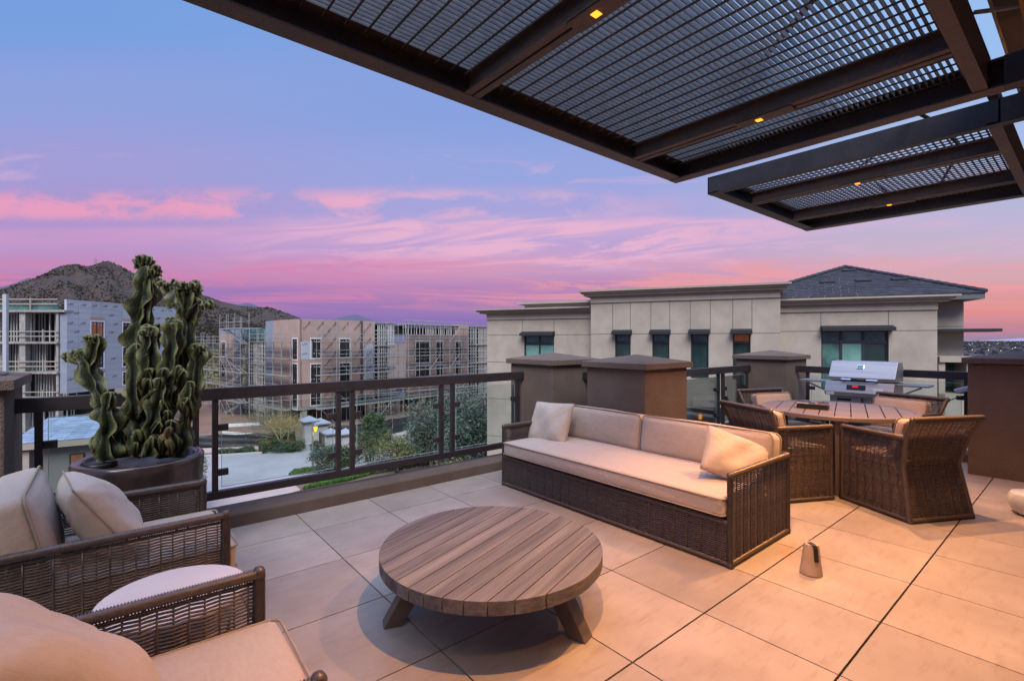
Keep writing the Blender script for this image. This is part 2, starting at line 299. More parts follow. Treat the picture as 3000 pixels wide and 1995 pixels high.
# ------------------------------------------------------------------ mesh builder
class MB:
    def __init__(s): s.v = []; s.f = []; s.n = 0
    def add(s, v, f):
        v = np.asarray(v, float).reshape(-1, 3); s.v.append(v)
        if isinstance(f, np.ndarray): s.f.extend((f+s.n).tolist())
        else: s.f.extend([[i+s.n for i in q] for q in f])
        s.n += len(v)
    def box(s, x0, y0, z0, x1, y1, z1):
        s.obox((x0, y0, z0), (x1-x0, 0, 0), (0, y1-y0, 0), (0, 0, z1-z0))
    def obox(s, o, a, b, c):
        o, a, b, c = map(lambda q: np.array(q, float), (o, a, b, c))
        if np.dot(np.cross(a, b), c) < 0: o = o+c; c = -c
        v = [o, o+a, o+a+b, o+b, o+c, o+a+c, o+a+b+c, o+b+c]
        s.add(v, [[3, 2, 1, 0], [4, 5, 6, 7], [0, 1, 5, 4], [1, 2, 6, 5], [2, 3, 7, 6], [3, 0, 4, 7]])
    def bar(s, p, q, w, h=None, up=(0, 0, 1)):
        p = np.array(p, float); q = np.array(q, float); d = q-p; h = h or w
        u = np.array(up, float); a = np.cross(d, u)
        if np.linalg.norm(a) < 1e-6: a = np.cross(d, (1, 0, 0.))
        a /= np.linalg.norm(a); b = np.cross(a, d); b /= np.linalg.norm(b)
        s.obox(p-a*w/2-b*h/2, d, a*w, b*h)
    def tube(s, pts, r, n=8, cap=True):
        pts = np.array(pts, float); m = len(pts); r = np.broadcast_to(np.asarray(r, float), (m,))
        t = np.gradient(pts, axis=0); t /= np.maximum(np.linalg.norm(t, axis=1, keepdims=True), 1e-9)
        ref = np.array([0, 0, 1.]) if abs(t[0][2]) < .9 else np.array([1., 0, 0])
        a = np.cross(t[0], ref); a /= np.linalg.norm(a); A = []
        for i in range(m):
            a = a-t[i]*np.dot(a, t[i]); a /= max(np.linalg.norm(a), 1e-9); A.append(a.copy())
        A = np.array(A); B = np.cross(t, A); th = np.arange(n)*2*np.pi/n
        v = pts[:, None]+r[:, None, None]*(A[:, None]*np.cos(th)[None, :, None]+B[:, None]*np.sin(th)[None, :, None])
        f = []
        for i in range(m-1):
            for j in range(n): k = (j+1) % n; f.append([i*n+j, i*n+k, (i+1)*n+k, (i+1)*n+j])
        if cap: f.append(list(range(n))[::-1]); f.append([(m-1)*n+j for j in range(n)])
        s.add(v.reshape(-1, 3), f)
    def lathe(s, prof, n=32, c=(0, 0, 0), sx=1., sy=1.):
        th = np.arange(n)*2*np.pi/n; v = []
        for r, z in prof: v += [(c[0]+r*sx*math.cos(a), c[1]+r*sy*math.sin(a), c[2]+z) for a in th]
        f = []
        for i in range(len(prof)-1):
            for j in range(n): k = (j+1) % n; f.append([i*n+j, i*n+k, (i+1)*n+k, (i+1)*n+j])
        f.append(list(range(n))[::-1]); f.append([(len(prof)-1)*n+j for j in range(n)])
        s.add(v, f)
    def prism(s, poly, d):
        poly = np.array(poly, float); d = np.array(d, float); n = len(poly)
        nn = np.cross(poly[1]-poly[0], poly[2]-poly[1])
        if np.dot(nn, d) < 0: poly = poly[::-1]
        s.add(np.vstack([poly, poly+d]), [list(range(n))[::-1], list(range(n, 2*n))]+[[i, (i+1) % n, (i+1) % n+n, i+n] for i in range(n)])
    def quad(s, *p): s.add(p, [list(range(len(p)))])
    def build(s, name, m, parent=None, smooth=False, world=False, bevel=0., label=None):
        V = np.vstack(s.v) if s.v else np.zeros((0, 3))
        if world and parent is not None:
            V = V-np.array(parent.location); rz = -parent.rotation_euler.z
            if rz: c_, s_ = math.cos(rz), math.sin(rz); V = np.c_[V[:, 0]*c_-V[:, 1]*s_, V[:, 0]*s_+V[:, 1]*c_, V[:, 2]]
        me = bpy.data.meshes.new(name); me.from_pydata(V.tolist(), [], s.f); me.materials.append(m)
        if smooth: me.polygons.foreach_set('use_smooth', [True]*len(me.polygons))
        me.update()
        o = bpy.data.objects.new(name, me); COL.objects.link(o)
        if parent is not None: o.parent = parent
        if bevel:
            md = o.modifiers.new('bevel', 'BEVEL'); md.width = bevel; md.segments = 2; md.limit_method = 'ANGLE'
        if label: o['label'] = label
        return o

def thing(name, label, cat, loc=(0, 0, 0), rz=0., group=None):
    o = bpy.data.objects.new(name, None); COL.objects.link(o); o.empty_display_size = .1
    o.location = tuple(float(x) for x in loc); o.rotation_euler = (0, 0, rz); o['label'] = label; o['category'] = cat
    if group: o['group'] = group
    return o
def tag(o, label=None, cat=None, group=None, kind=None):
    for k, v in (('label', label), ('category', cat), ('group', group), ('kind', kind)):
        if v: o[k] = v
    return o
def dup(root, loc, rz, label=None, group=None):
    r = root.copy(); COL.objects.link(r); r.location = tuple(float(x) for x in loc); r.rotation_euler = (0, 0, rz)
    if label: r['label'] = label
    if group: r['group'] = group
    def rec(a, b):
        for ch in list(a.children):
            c = ch.copy(); COL.objects.link(c); c.parent = b; rec(ch, c)
    rec(root, r); return r

# --- wicker ---------------------------------------------------------
def wicker(mb, L, Rr, nrm, hgt, wid, pitch=.0125, stake=.045, hv=.0054, hn=.0030, amp=.0042):
    """L(t), Rr(t): left and right edge points for t in 0..1"""
    ns = max(2, int(hgt/pitch)); nk = max(2, int(round(wid/stake))); npt = nk*2+1
    nrm = np.array(nrm, float); nrm /= np.linalg.norm(nrm)
    t = (np.arange(ns)+.5)/ns
    Lp = np.array([L(q) for q in t]); Rp = np.array([Rr(q) for q in t])
    sp_ = np.linspace(0, 1, npt)
    P = Lp[:, None]*(1-sp_)[None, :, None]+Rp[:, None]*sp_[None, :, None]
    ph = np.where(np.arange(npt) % 2 == 1, np.where((np.arange(npt)//2) % 2 == 0, 1., -1.), 0.)
    sg = np.ones(ns)
    P = P+nrm*(amp*ph[None, :, None]*sg[:, None, None])
    rng = np.random.default_rng(3); up = np.array([L(1.)])[0]-np.array([L(0.)])[0]; up = up/np.linalg.norm(up)
    P = P+up*(rng.normal(0, .0006, (ns, npt, 1)))
    off = np.array([up*hv, nrm*hn, -up*hv, -nrm*hn])
    V = P[:, :, None, :]+off[None, None]
    idx = np.arange(ns*npt*4).reshape(ns, npt, 4)
    a = idx[:, :-1, :]; b = idx[:, 1:, :]; a2 = np.roll(a, -1, axis=2); b2 = np.roll(b, -1, axis=2)
    mb.add(V.reshape(-1, 3), np.stack([a, a2, b2, b], -1).reshape(-1, 4))
    tt = np.linspace(0, 1, 7)
    for k in range(nk+1):
        q = (k-.5+.5)/nk if False else (2*k+1)/(2*nk) if k < nk else None
        if q is None: continue
        pts = [np.array(L(x))*(1-q)+np.array(Rr(x))*q for x in tt]
        mb.tube(pts, .0034, 5)
def wrap(mb, p, q, r, pitch=.0085, n=10):
    p = np.array(p, float); q = np.array(q, float); l = np.linalg.norm(q-p); m = max(4, int(l/pitch)*2+1)
    t = np.linspace(0, 1, m)[:, None]; rr = np.where(np.arange(m) % 2 == 0, r*.78, r*1.08)
    mb.tube(p*(1-t)+q*t, rr, n)

# --- cushions ---------------------------------------------------------
def cushion(mb, c, hx_, hy, hz, r=.03, bulge=(0, 0, .02), n=14, seed=0, wob=.0):
    """rounded box at c with half sizes; faces bulge outward"""
    rng = np.random.default_rng(seed); H3 = np.array([hx_, hy, hz]); g = np.linspace(-1, 1, n)
    gx = np.sign(g)*np.abs(g)**.8
    A, B = np.meshgrid(gx, gx, indexing='ij'); one = np.ones_like(A)
    ph = rng.uniform(0, 6, 6)
    for ax in range(3):
        for s_ in (-1, 1):
            P = np.zeros(A.shape+(3,)); i, j = [(1, 2), (2, 0), (0, 1)][ax]
            P[..., ax] = s_; P[..., i] = A; P[..., j] = B*s_
            Q = P*H3; K = np.clip(Q, -(H3-r), H3-r); D = Q-K; l = np.linalg.norm(D, axis=-1, keepdims=True)
            Q = K+D/np.maximum(l, 1e-9)*r
            U = Q/H3
            for k in range(3):
                a_, b_ = [q for q in range(3) if q != k]
                Q[..., k] += U[..., k]*bulge[k]*(1-U[..., a_]**2)*(1-U[..., b_]**2)
            if wob:
                w = np.sin(Q[..., 0]*9+ph[0])*np.sin(Q[..., 1]*7+ph[1])+.5*np.sin(Q[..., 0]*21+ph[2]+3*Q[..., 2])*np.sin(Q[..., 1]*17+ph[3])
                Q[..., 2] += wob*w*(1-np.abs(U[..., 2])*.0)
            idx = np.arange(n*n).reshape(n, n)
            f = np.stack([idx[:-1, :-1], idx[1:, :-1], idx[1:, 1:], idx[:-1, 1:]], -1).reshape(-1, 4)
            mb.add(Q.reshape(-1, 3)+np.array(c), f)
def weld(o, d=.0008):
    md = o.modifiers.new('weld', 'WELD'); md.merge_threshold = d; return o
def rrect(hx_, hy, r, z, n=6):
    pts = []
    for cx, cy, a0 in ((hx_-r, hy-r, 0), (-hx_+r, hy-r, 90), (-hx_+r, -hy+r, 180), (hx_-r, -hy+r, 270)):
        for k in range(n+1): a = R(a0+90*k/n); pts.append((cx+r*math.cos(a), cy+r*math.sin(a), z))
    return pts
def piping(mb, c, hx_, hy, z, r, rad=.0055):
    p = np.array(rrect(hx_, hy, r, 0, 5))+np.array(c)+np.array([0, 0, z]); q = np.vstack([p, p[:1]]); mb.tube(q, rad, 6, cap=False)
def pillow(name, c, w, d, th, rotm, label, seed=0, m=None):
    n = 29; rng = np.random.default_rng(seed); ph = rng.uniform(0, 6, 8)
    u = np.linspace(-1, 1, n); A, B = np.meshgrid(u, u, indexing='ij')
    cx = 1-.045*(1-B**2)-.03*np.abs(A*B)**8; cy = 1-.045*(1-A**2)-.03*np.abs(A*B)**8
    X = A*cx*w/2; Y = B*cy*d/2
    T = th/2*((1-A**4)*(1-B**4))**.50*(1-.12*(A*A+B*B))
    wr = .010*np.sin(A*4+B*2.5+ph[0])+.006*np.sin(7*A-5*B+ph[1])+.006*np.exp(-((A-.9)**2+(B-.9)**2)*3)*np.sin(18*(A-B)+ph[2])+.006*np.exp(-((A+.9)**2+(B-.9)**2)*3)*np.sin(18*(A+B)+ph[3])+.006*np.exp(-((A-.9)**2+(B+.9)**2)*3)*np.sin(16*(A+B)+ph[4])
    e = (1-A**6)*(1-B**6)
    mb = MB(); idx = np.arange(n*n).reshape(n, n)
    f = np.stack([idx[:-1, :-1], idx[1:, :-1], idx[1:, 1:], idx[:-1, 1:]], -1).reshape(-1, 4)
    Rm = np.array(rotm)
    top = np.stack([X, Y, T+wr*e], -1).reshape(-1, 3); bot = np.stack([X, Y, -T+wr*e], -1).reshape(-1, 3)
    mb.add(top, f); mb.add(bot, f[:, ::-1])
    o = mb.build(name, m or M_fab2, None, smooth=True); weld(o, .0005)
    mt = Matrix([list(r_) for r_ in Rm]).to_4x4(); mt.translation = Vector([float(q) for q in c]); o.matrix_world = mt
    tag(o, label, 'pillow')
    ed = MB(); e_ = np.linspace(-1, 1, 21); loop = []
    for k in range(20): loop.append((e_[k]*w/2*1, -d/2*(1-.045*(1-e_[k]**2))))
    for k in range(20): loop.append((w/2*(1-.045*(1-e_[k]**2)), e_[k]*d/2))
    for k in range(20): loop.append((-e_[k]*w/2, d/2*(1-.045*(1-e_[k]**2))))
    for k in range(21): loop.append((-w/2*(1-.045*(1-e_[k]**2)), -e_[k]*d/2))
    ed.tube([(a*1.0, b*1.0, 0) for a, b in loop], .0035, 5, cap=False); ed.build('seam', M_pipe, o)
    return o
def frame3(xa, za):
    """rotation with local x along xa, local z along za"""
    x = np.array(xa, float); x /= np.linalg.norm(x); z = np.array(za, float); z -= x*np.dot(x, z); z /= np.linalg.norm(z); y = np.cross(z, x)
    return np.stack([x, y, z], 1)
# ================================================================== TERRACE
S_ = .6096; TX0, TY0 = 1.167, 4.364
mb = MB()
ys = [TY0-S_*j for j in range(1, 12)]; rows = [(4.19, ys[0])]+[(ys[i], ys[i+1]) for i in range(10)]
gp = .0036
for a, b in rows:
    for i in range(-4, 14):
        x0, x1 = TX0+S_*i, TX0+S_*(i+1)
        if a > 4.0 and False: continue
        ga = .0044 if round((TY0-a)/S_) in (5, 6) else gp; gb = .0044 if round((TY0-b)/S_) in (5, 6) else gp   # two wider movement joints
        mb.box(x0+gp, b+gb, -.018, x1-gp, a-ga, 0)
tag(mb.build('patio_floor', M_tile, bevel=.0012), kind='structure', label='large beige porcelain paving tiles with thin dark joints')
mb = MB(); mb.box(-2, -2.5, -.35, 9.8, 4.19, -.012); tag(mb.build('patio_bed', M_grout), kind='structure')

# kerb walls along the open edges
t = thing('parapet_curb', 'low brown stucco curb under the long glass railing', 'curb', (1.5, 4.33, 0))
mb = MB(); mb.box(-1.5, 4.19, -.5, 3.775, 4.485, .10); mb.build('stucco_body', M_stuccoL, t, world=True, bevel=.012)
t = thing('parapet_curb', 'low brown stucco curb under the glass railing behind the sofa', 'curb', (6, 3.35, 0))
mb = MB(); mb.box(4.616, 3.20, -.5, 7.43, 3.49, .10); mb.build('stucco_body', M_stuccoL, t, world=True, bevel=.012)
t = thing('parapet_curb', 'low brown stucco curb under the railing behind the grill', 'curb', (7.8, 2, 0))
mb = MB(); mb.box(7.68, .9, -.5, 7.97, 2.846, .10); mb.build('stucco_body', M_stuccoL, t, world=True, bevel=.012)

def pillar(x0, y0, x1, y1, top, label):
    t = thing('stucco_pillar', label, 'pillar', ((x0+x1)/2, (y0+y1)/2, 0), group='stucco pillars of the terrace')
    mb = MB(); mb.box(x0, y0, -4.2, x1, y1, top); mb.build('shaft', M_stucco, t, world=True, bevel=.012)
    o = .042; ch = .058; mb = MB(); zc = top+ch; ax, ay = (x0+x1)/2, (y0+y1)/2; ap = zc+.075
    a = [(x0-o, y0-o), (x1+o, y0-o), (x1+o, y1+o), (x0-o, y1+o)]
    v = [(*p, top) for p in a]+[(*p, zc) for p in a]+[(ax, ay, ap)]
    mb.add(v, [[3, 2, 1, 0], [0, 1, 5, 4], [1, 2, 6, 5], [2, 3, 7, 6], [3, 0, 4, 7], [4, 5, 8], [5, 6, 8], [6, 7, 8], [7, 4, 8]])
    mb.build('cap', M_stucco, t, world=True, bevel=.004)
pillar(3.775, 3.875, 4.50, 4.60, 1.142, 'brown stucco pillar with pyramid cap at the far end of the long railing')
pillar(3.886, 2.734, 4.616, 3.464, 1.142, 'wide brown stucco pillar directly behind the sofa')
pillar(7.43, 2.846, 8.16, 3.576, 1.142, 'brown stucco pillar left of the grill')
pillar(7.05, .17, 7.78, .905, 1.178, 'brown stucco pillar at the right edge of the view')
pillar(-1.2, 4.0, -.471, 4.72, 1.135, 'brown stucco pillar at the left edge of the view')

# railings
def railing(p, q, posts, panels, label, ext=(0, 0)):
    """p,q ends (x,y) of front face; posts and panels as distances along"""
    p = np.array([*p, 0.]); q = np.array([*q, 0.]); l = np.linalg.norm(q-p); u = (q-p)/l; n = np.array([-u[1], u[0], 0])
    mid = (p+q)/2; t = thing('glass_railing', label, 'railing', mid, group='dark metal railings with glass panels')
    def seg(a, b, z0, z1, w, off=0.): m_ = MB(); m_.obox(p+u*a+n*off+np.array([0, 0, z0]), u*(b-a), n*w, np.array([0, 0, z1-z0])); return m_
    seg(0, l, .957, 1.050, .055).build('top_rail', M_rail, t, world=True, bevel=.003)
    seg(0, l, .185, .248, .055).build('bottom_rail', M_rail, t, world=True, bevel=.003)
    for a in (0, l):
        s_ = 1 if a == 0 else -1
        m_ = MB(); m_.obox(p+u*(a+(0 if s_ > 0 else -.022))+n*-.012+np.array([0, 0, .968]), u*.022, n*.079, np.array([0, 0, .072])); m_.build('end_bracket', M_rail, t, world=True, bevel=.002)
    for a in posts: seg(a-.02, a+.02, .248, .957, .040, .008).build('post', M_rail, t, world=True, bevel=.002)
    for a, b in panels:
        g = seg(a, b, .275, .915, .010, .024).build('glass_panel', M_glass, t, world=True)
        e = MB()
        for (x0, x1, z0, z1) in ((a, b, .272, .275), (a, b, .915, .918), (a-.0025, a, .272, .918), (b, b+.0025, .272, .918)):
            e.obox(p+u*x0+n*.024+np.array([0, 0, z0]), u*(x1-x0), n*.010, np.array([0, 0, z1-z0]))
        e.build('glass_edge', M_glassedge, g, world=False) if False else None
        o = e.build('glass_edge', M_glassedge, None); o.data.transform(Matrix.Translation([-float(x) for x in mid])); o.parent = g
    for a, b in panels:
        for x in (a, b):
            s_ = 1 if x == a else -1
            for z in (.39, .74):
                m_ = MB(); m_.obox(p+u*(x-s_*.026)+n*.008+np.array([0, 0, z-.025]), u*s_*.070, n*.040, np.array([0, 0, .05])); m_.build('clamp', M_rail, t, world=True, bevel=.004)
X0 = -.471
railing((X0, 4.36), (3.775, 4.36), [x-X0 for x in (-.364, .495, .622, 1.582, 1.710, 2.660, 2.796, 3.70)],
        [(-.318-X0, .449-X0), (.668-X0, 1.536-X0), (1.756-X0, 2.614-X0), (2.842-X0, 3.654-X0)], 'long dark bronze railing with four glass panels behind the potted cactus')
railing((4.616, 3.36), (7.43, 3.36), [.06, 1.90, 2.03, 2.75], [(.106, 1.854), (2.076, 2.704)], 'short dark bronze glass railing between sofa and dining table')
railing((4.28, 3.875), (4.28, 3.464), [.205], [], 'stub of dark rail between the two pillars behind the sofa')
railing((7.80, .905), (7.80, 2.846), [.10, .95, 1.79], [(.146, .904), (.996, 1.744)], 'dark bronze glass railing behind the grill')

# post at the left edge
t = thing('steel_post', 'dark steel post standing on the leftmost pillar', 'post', (-.62, 4.30, 1.19))
mb = MB(); mb.bar((-.585, 4.30, 1.2), (-.585, 4.30, 2.9), .06, .06); mb.build('shaft', M_steelD, t, world=True)
mb = MB(); mb.box(-.70, 4.20, 1.19, -.50, 4.40, 1.215); mb.build('base_plate', M_steelD, t, world=True)

# ------------------------------------------------------------------ PERGOLA
PZ = 2.60
def channel(mb, p, q, side, zb=PZ, h=.13, fl=.05, tk=.008):
    """C-channel from p to q (x,y); flanges point to +side (unit vector)"""
    p = np.array([*p, zb]); q = np.array([*q, zb]); s = np.array([*side, 0.]); d = q-p
    mb.obox(p, d, s*tk, np.array([0, 0, h])); mb.obox(p+s*tk, d, s*(fl-tk), np.array([0, 0, tk])); mb.obox(p+s*tk+np.array([0, 0, h-tk]), d, s*(fl-tk), np.array([0, 0, tk]))
def lampfix(parent, x, y, z=PZ, m=True):
    b = MB(); b.box(x-.036, y-.16, z-.004, x+.036, y+.10, z+.010); pl = b.build('lamp_plate', M_steel, parent, world=True)
    g = MB(); g.box(x-.020, y-.020, z-.0065, x+.020, y+.020, z-.0042); l = g.build('downlight', M_lamp, None); l.parent = parent; l.data.transform(Matrix.Translation([-v for v in parent.location]))
def canopy(label, x0, x1, y0, y1, beams, gx, fascia, ext):
    t = thing('pergola', label, 'pergola', ((x0+x1)/2, (y0+y1)/2, PZ), group='steel grating canopies over the terrace')
    b = MB(); channel(b, (x0, y1), (x1, y1), (0, -1), fl=.093); b.build('outer_beam', M_steel if not fascia else M_steelD, t, world=True)
    b = MB(); channel(b, (x0, y0), (x1-.01, y0), (0, 1), fl=.055, h=.17, zb=PZ+.0015); b.build('inner_beam', M_steel, t, world=True)
    b = MB(); channel(b, (x1, y0-ext), (x1, y1-.0005), (-1, 0), fl=.09, zb=PZ-.003, h=.136); b.build('end_beam', M_steel, t, world=True)
    if fascia:
        b = MB(); channel(b, (x0, y0-ext), (x0, y1-.0005), (1, 0), fl=.06, zb=PZ-.003, h=.136); b.build('end_beam', M_steelD, t, world=True)
        b = MB(); b.box(x0-.012, -.10, PZ-.006, x0-.0005, .275, PZ+.136); pl = b.build('splice_plate', M_steelD, t, world=True)
        for yy in (.02, .13, .24):
            for zz in (.035, .095): b = MB(); b.tube([(x0-.026, yy, PZ+zz), (x0-.011, yy, PZ+zz)], .013, 6); b.build('bolt', M_steelD, t, world=True)
    for bx, lampy in beams:
        b = MB(); channel(b, (bx-.007, y0+.056), (bx-.007, y1-.0945), (-1, 0), fl=.036, h=.096, zb=PZ+.002); channel(b, (bx+.007, y0+.056), (bx+.007, y1-.0945), (1, 0), fl=.036, h=.096, zb=PZ+.002)
        cb = b.build('cross_beam', M_steel, t, world=True)
        if lampy: 
            q = MB(); q.box(bx-.040, lampy-.17, PZ-.006, bx+.040, lampy+.11, PZ+.0015); o = q.build('lamp_plate', M_steel, None); o.data.transform(Matrix.Translation([-v for v in t.location])); o.parent = cb
            q = MB(); q.box(bx-.015, lampy-.015, PZ-.009, bx+.015, lampy+.015, PZ-.0065); o = q.build('downlight', M_lamp, None); o.data.transform(Matrix.Translation([-v for v in t.location])); o.parent = cb
            ld = bpy.data.lights.new('downlight_beam', 'SPOT'); lo = bpy.data.objects.new('downlight_beam', ld); COL.objects.link(lo)
            ld.energy = LAMP_W; ld.color = (1.0, .43, .125); ld.spot_size = R(116); ld.spot_blend = .9; ld.shadow_soft_size = .012
            lo.location = (bx, lampy, PZ-.02)
    for a, b_ in gx:
        g = MB(); y = y0+.065
        while y < y1-.10:
            g.box(a, y-.0021, PZ+.102, b_, y+.0021, PZ+(.121 if fascia else .129)); y += (.036 if fascia else .0265)
        g.build('bearing_bars', M_galv, t, world=True)
        g = MB(); x = a+.02
        while x < b_:
            g.box(x-.003, y0+.09, PZ+.1485, x+.003, y1-.094, PZ+.1555) if False else g.box(x-.0035, y0+.058, PZ+.0985, x+.0035, y1-.05, PZ+.105); x += (.058 if fascia else .085)
        g.build('cross_rods', M_rod, t, world=True)
    return t
LAMP_W = 265.
t1 = canopy('long rusty steel canopy with grating overhead, nearest to the camera', -2.2, 3.267, .335, 2.03, [(-1.285, None), (.030, None), (1.346, 1.155), (2.662, 1.158)],
            [(-2.19, -1.287), (-1.283, .028), (.032, 1.344), (1.348, 2.660), (2.664, 3.24)], False, .05)
t2 = canopy('smaller dark steel canopy with fine grating above the dining table', 3.715, 5.79, .345, 2.02, [(4.31, 1.158), (5.20, 1.165)],
            [(3.73, 4.308), (4.312, 5.198), (5.202, 5.76)], True, .75)
t = thing('electrical_conduit', 'thick dark cable lying across the top of the long canopy grating', 'conduit', (2.5, 1, 2.8))
mb = MB(); mb.tube([(1.75, .10, 2.79), (2.0, .55, 2.775), (2.35, .95, 2.775), (2.62, 1.25, 2.775)], .013, 8); mb.build('cable', M_steelD, t, world=True, smooth=True)
t = thing('electrical_conduit', 'dark cable running from the long canopy across the gap to the smaller one', 'conduit', (3.4, 1, 2.76))
mb = MB(); mb.tube([(3.05, 1.02, 2.775), (3.3, .98, 2.775), (3.55, .72, 2.775), (3.9, .66, 2.775), (4.6, .62, 2.775), (5.6, .9, 2.775)], .011, 8); mb.tube([(3.9, .72, 2.772), (4.5, 1.2, 2.772), (5.6, 1.25, 2.772)], .008, 6); mb.build('cable', M_steelD, t, world=True, smooth=True)
# bracket arms to the house and the eave
t = thing('steel_bracket', 'black bolted bracket joining the long canopy to the house', 'bracket', (3.0, .1, 2.6))
mb = MB(); mb.box(3.175, -.75, PZ-.004, 3.262, .284, PZ+.134); mb.build('arm', M_steelD, t, world=True)
mb = MB(); mb.box(3.12, -.70, PZ-.03, 3.172, .14, PZ+.16); mb.build('plate', M_dark, t, world=True, bevel=.01)
for yy in (-.02, -.14): 
    for zz in (.03, .1): mb = MB(); mb.tube([(3.10, yy, PZ+zz), (3.12, yy, PZ+zz)], .016, 6); mb.build('bolt', M_steelD, t, world=True)
t = thing('roof_eave', 'brown soffit and ochre fascia of the house at the upper right corner', 'eave', (3, -.4, 2.9))
mb = MB(); mb.box(-2.5, -2.6, 2.93, 8.0, .312, 3.10); mb.build('soffit', M_soffit, t, world=True)
mb = MB()
for k in range(3): mb.box(-2.5, .307+.006*k, 2.925+.012*k, 8.0, .313+.006*k, 3.10)
mb.build('drip_edge', M_beigeT, t, world=True)
mb = MB(); mb.box(2.45, -.36, 2.72, 3.12, .20, 2.925); mb.build('timber_beam', M_timber, t, world=True)
ht = thing('unseen_house_wall', 'unseen stucco house wall behind the terrace, added for warm fill light', 'wall', (2.5, -1.6, 0))  # unseen wall added behind the camera to bounce warm fill
mb = MB(); mb.box(-2.5, -1.75, 0, 8.0, -1.5, 2.93); mb.build('stucco_body', M_beige, ht, world=True)
for lx in (.80, 3.3, 5.6):  # unseen soffit lamps: first inferred from table shadow, others added for warm fill
    mb = MB(); mb.lathe([(.045, 2.9265), (.052, 2.9265), (.052, 2.9305), (.045, 2.9305)], 24, c=(lx, -.08, 0)); o = mb.build('unseen_downlight_trim', M_steelD, t, world=True)
    mb = MB(); mb.lathe([(.001, 2.928), (.035, 2.928), (.035, 2.9295), (.001, 2.9295)], 20, c=(lx, -.08, 0)); mb.build('downlight', M_lamp, t, world=True)
    ld = bpy.data.lights.new('unseen_soffit_beam', 'SPOT'); lo = bpy.data.objects.new('unseen_soffit_beam', ld); COL.objects.link(lo); ld.energy = 65.; ld.color = (1.0, .44, .13); ld.spot_size = R(120); ld.spot_blend = .9; ld.shadow_soft_size = .012; lo.location = (lx, -.08, 2.915)
t = thing('flexible_conduit', 'grey flexible conduit looping from the eave to the canopy', 'conduit', (3, .2, 2.8))
mb = MB()
pts = [np.array([2.72, .33, 2.76])+(np.array([2.95, -.06, 2.86])-np.array([2.72, .33, 2.76]))*k/14+np.array([0, 0, -.045*math.sin(math.pi*k/14)]) for k in range(15)]
mb.tube(pts, .009, 8); mb.build('tube', M_post, t, world=True, smooth=True)

# ------------------------------------------------------------------ PLANTER + CACTI
t = thing('planter', 'round glazed bronze-brown pot holding the tall cactus', 'planter', (.145, 3.90, 0)); PL = t
mb = MB(); mb.lathe([(.20, 0), (.245, .02), (.285, .15), (.318, .35), (.337, .55), (.343, .645), (.343, .672), (.334, .682), (.296, .682), (.288, .672), (.285, .60), (.10, .598)], 72, c=(.145, 3.90, 0)); mb.build('bowl', M_ceram, t, smooth=True, world=True)
mb = MB(); rng = np.random.default_rng(5); mb.lathe([(.284, .625), (.2, .632), (.1, .638), (.01, .64)], 40, c=(.145, 3.90, 0)); mb.build('soil', M_soil, t, world=True, smooth=True)
t = thing('round_cap', 'small black lid lying on the soil inside the pot', 'lid', (-.07, 3.93, .63)); mb = MB(); mb.lathe([(.085, 0), (.088, .03), (.082, .036), (.02, .036)], 28, c=(-.055, 3.95, .630)); mb.build('disc', M_leather, t, smooth=True, world=True)

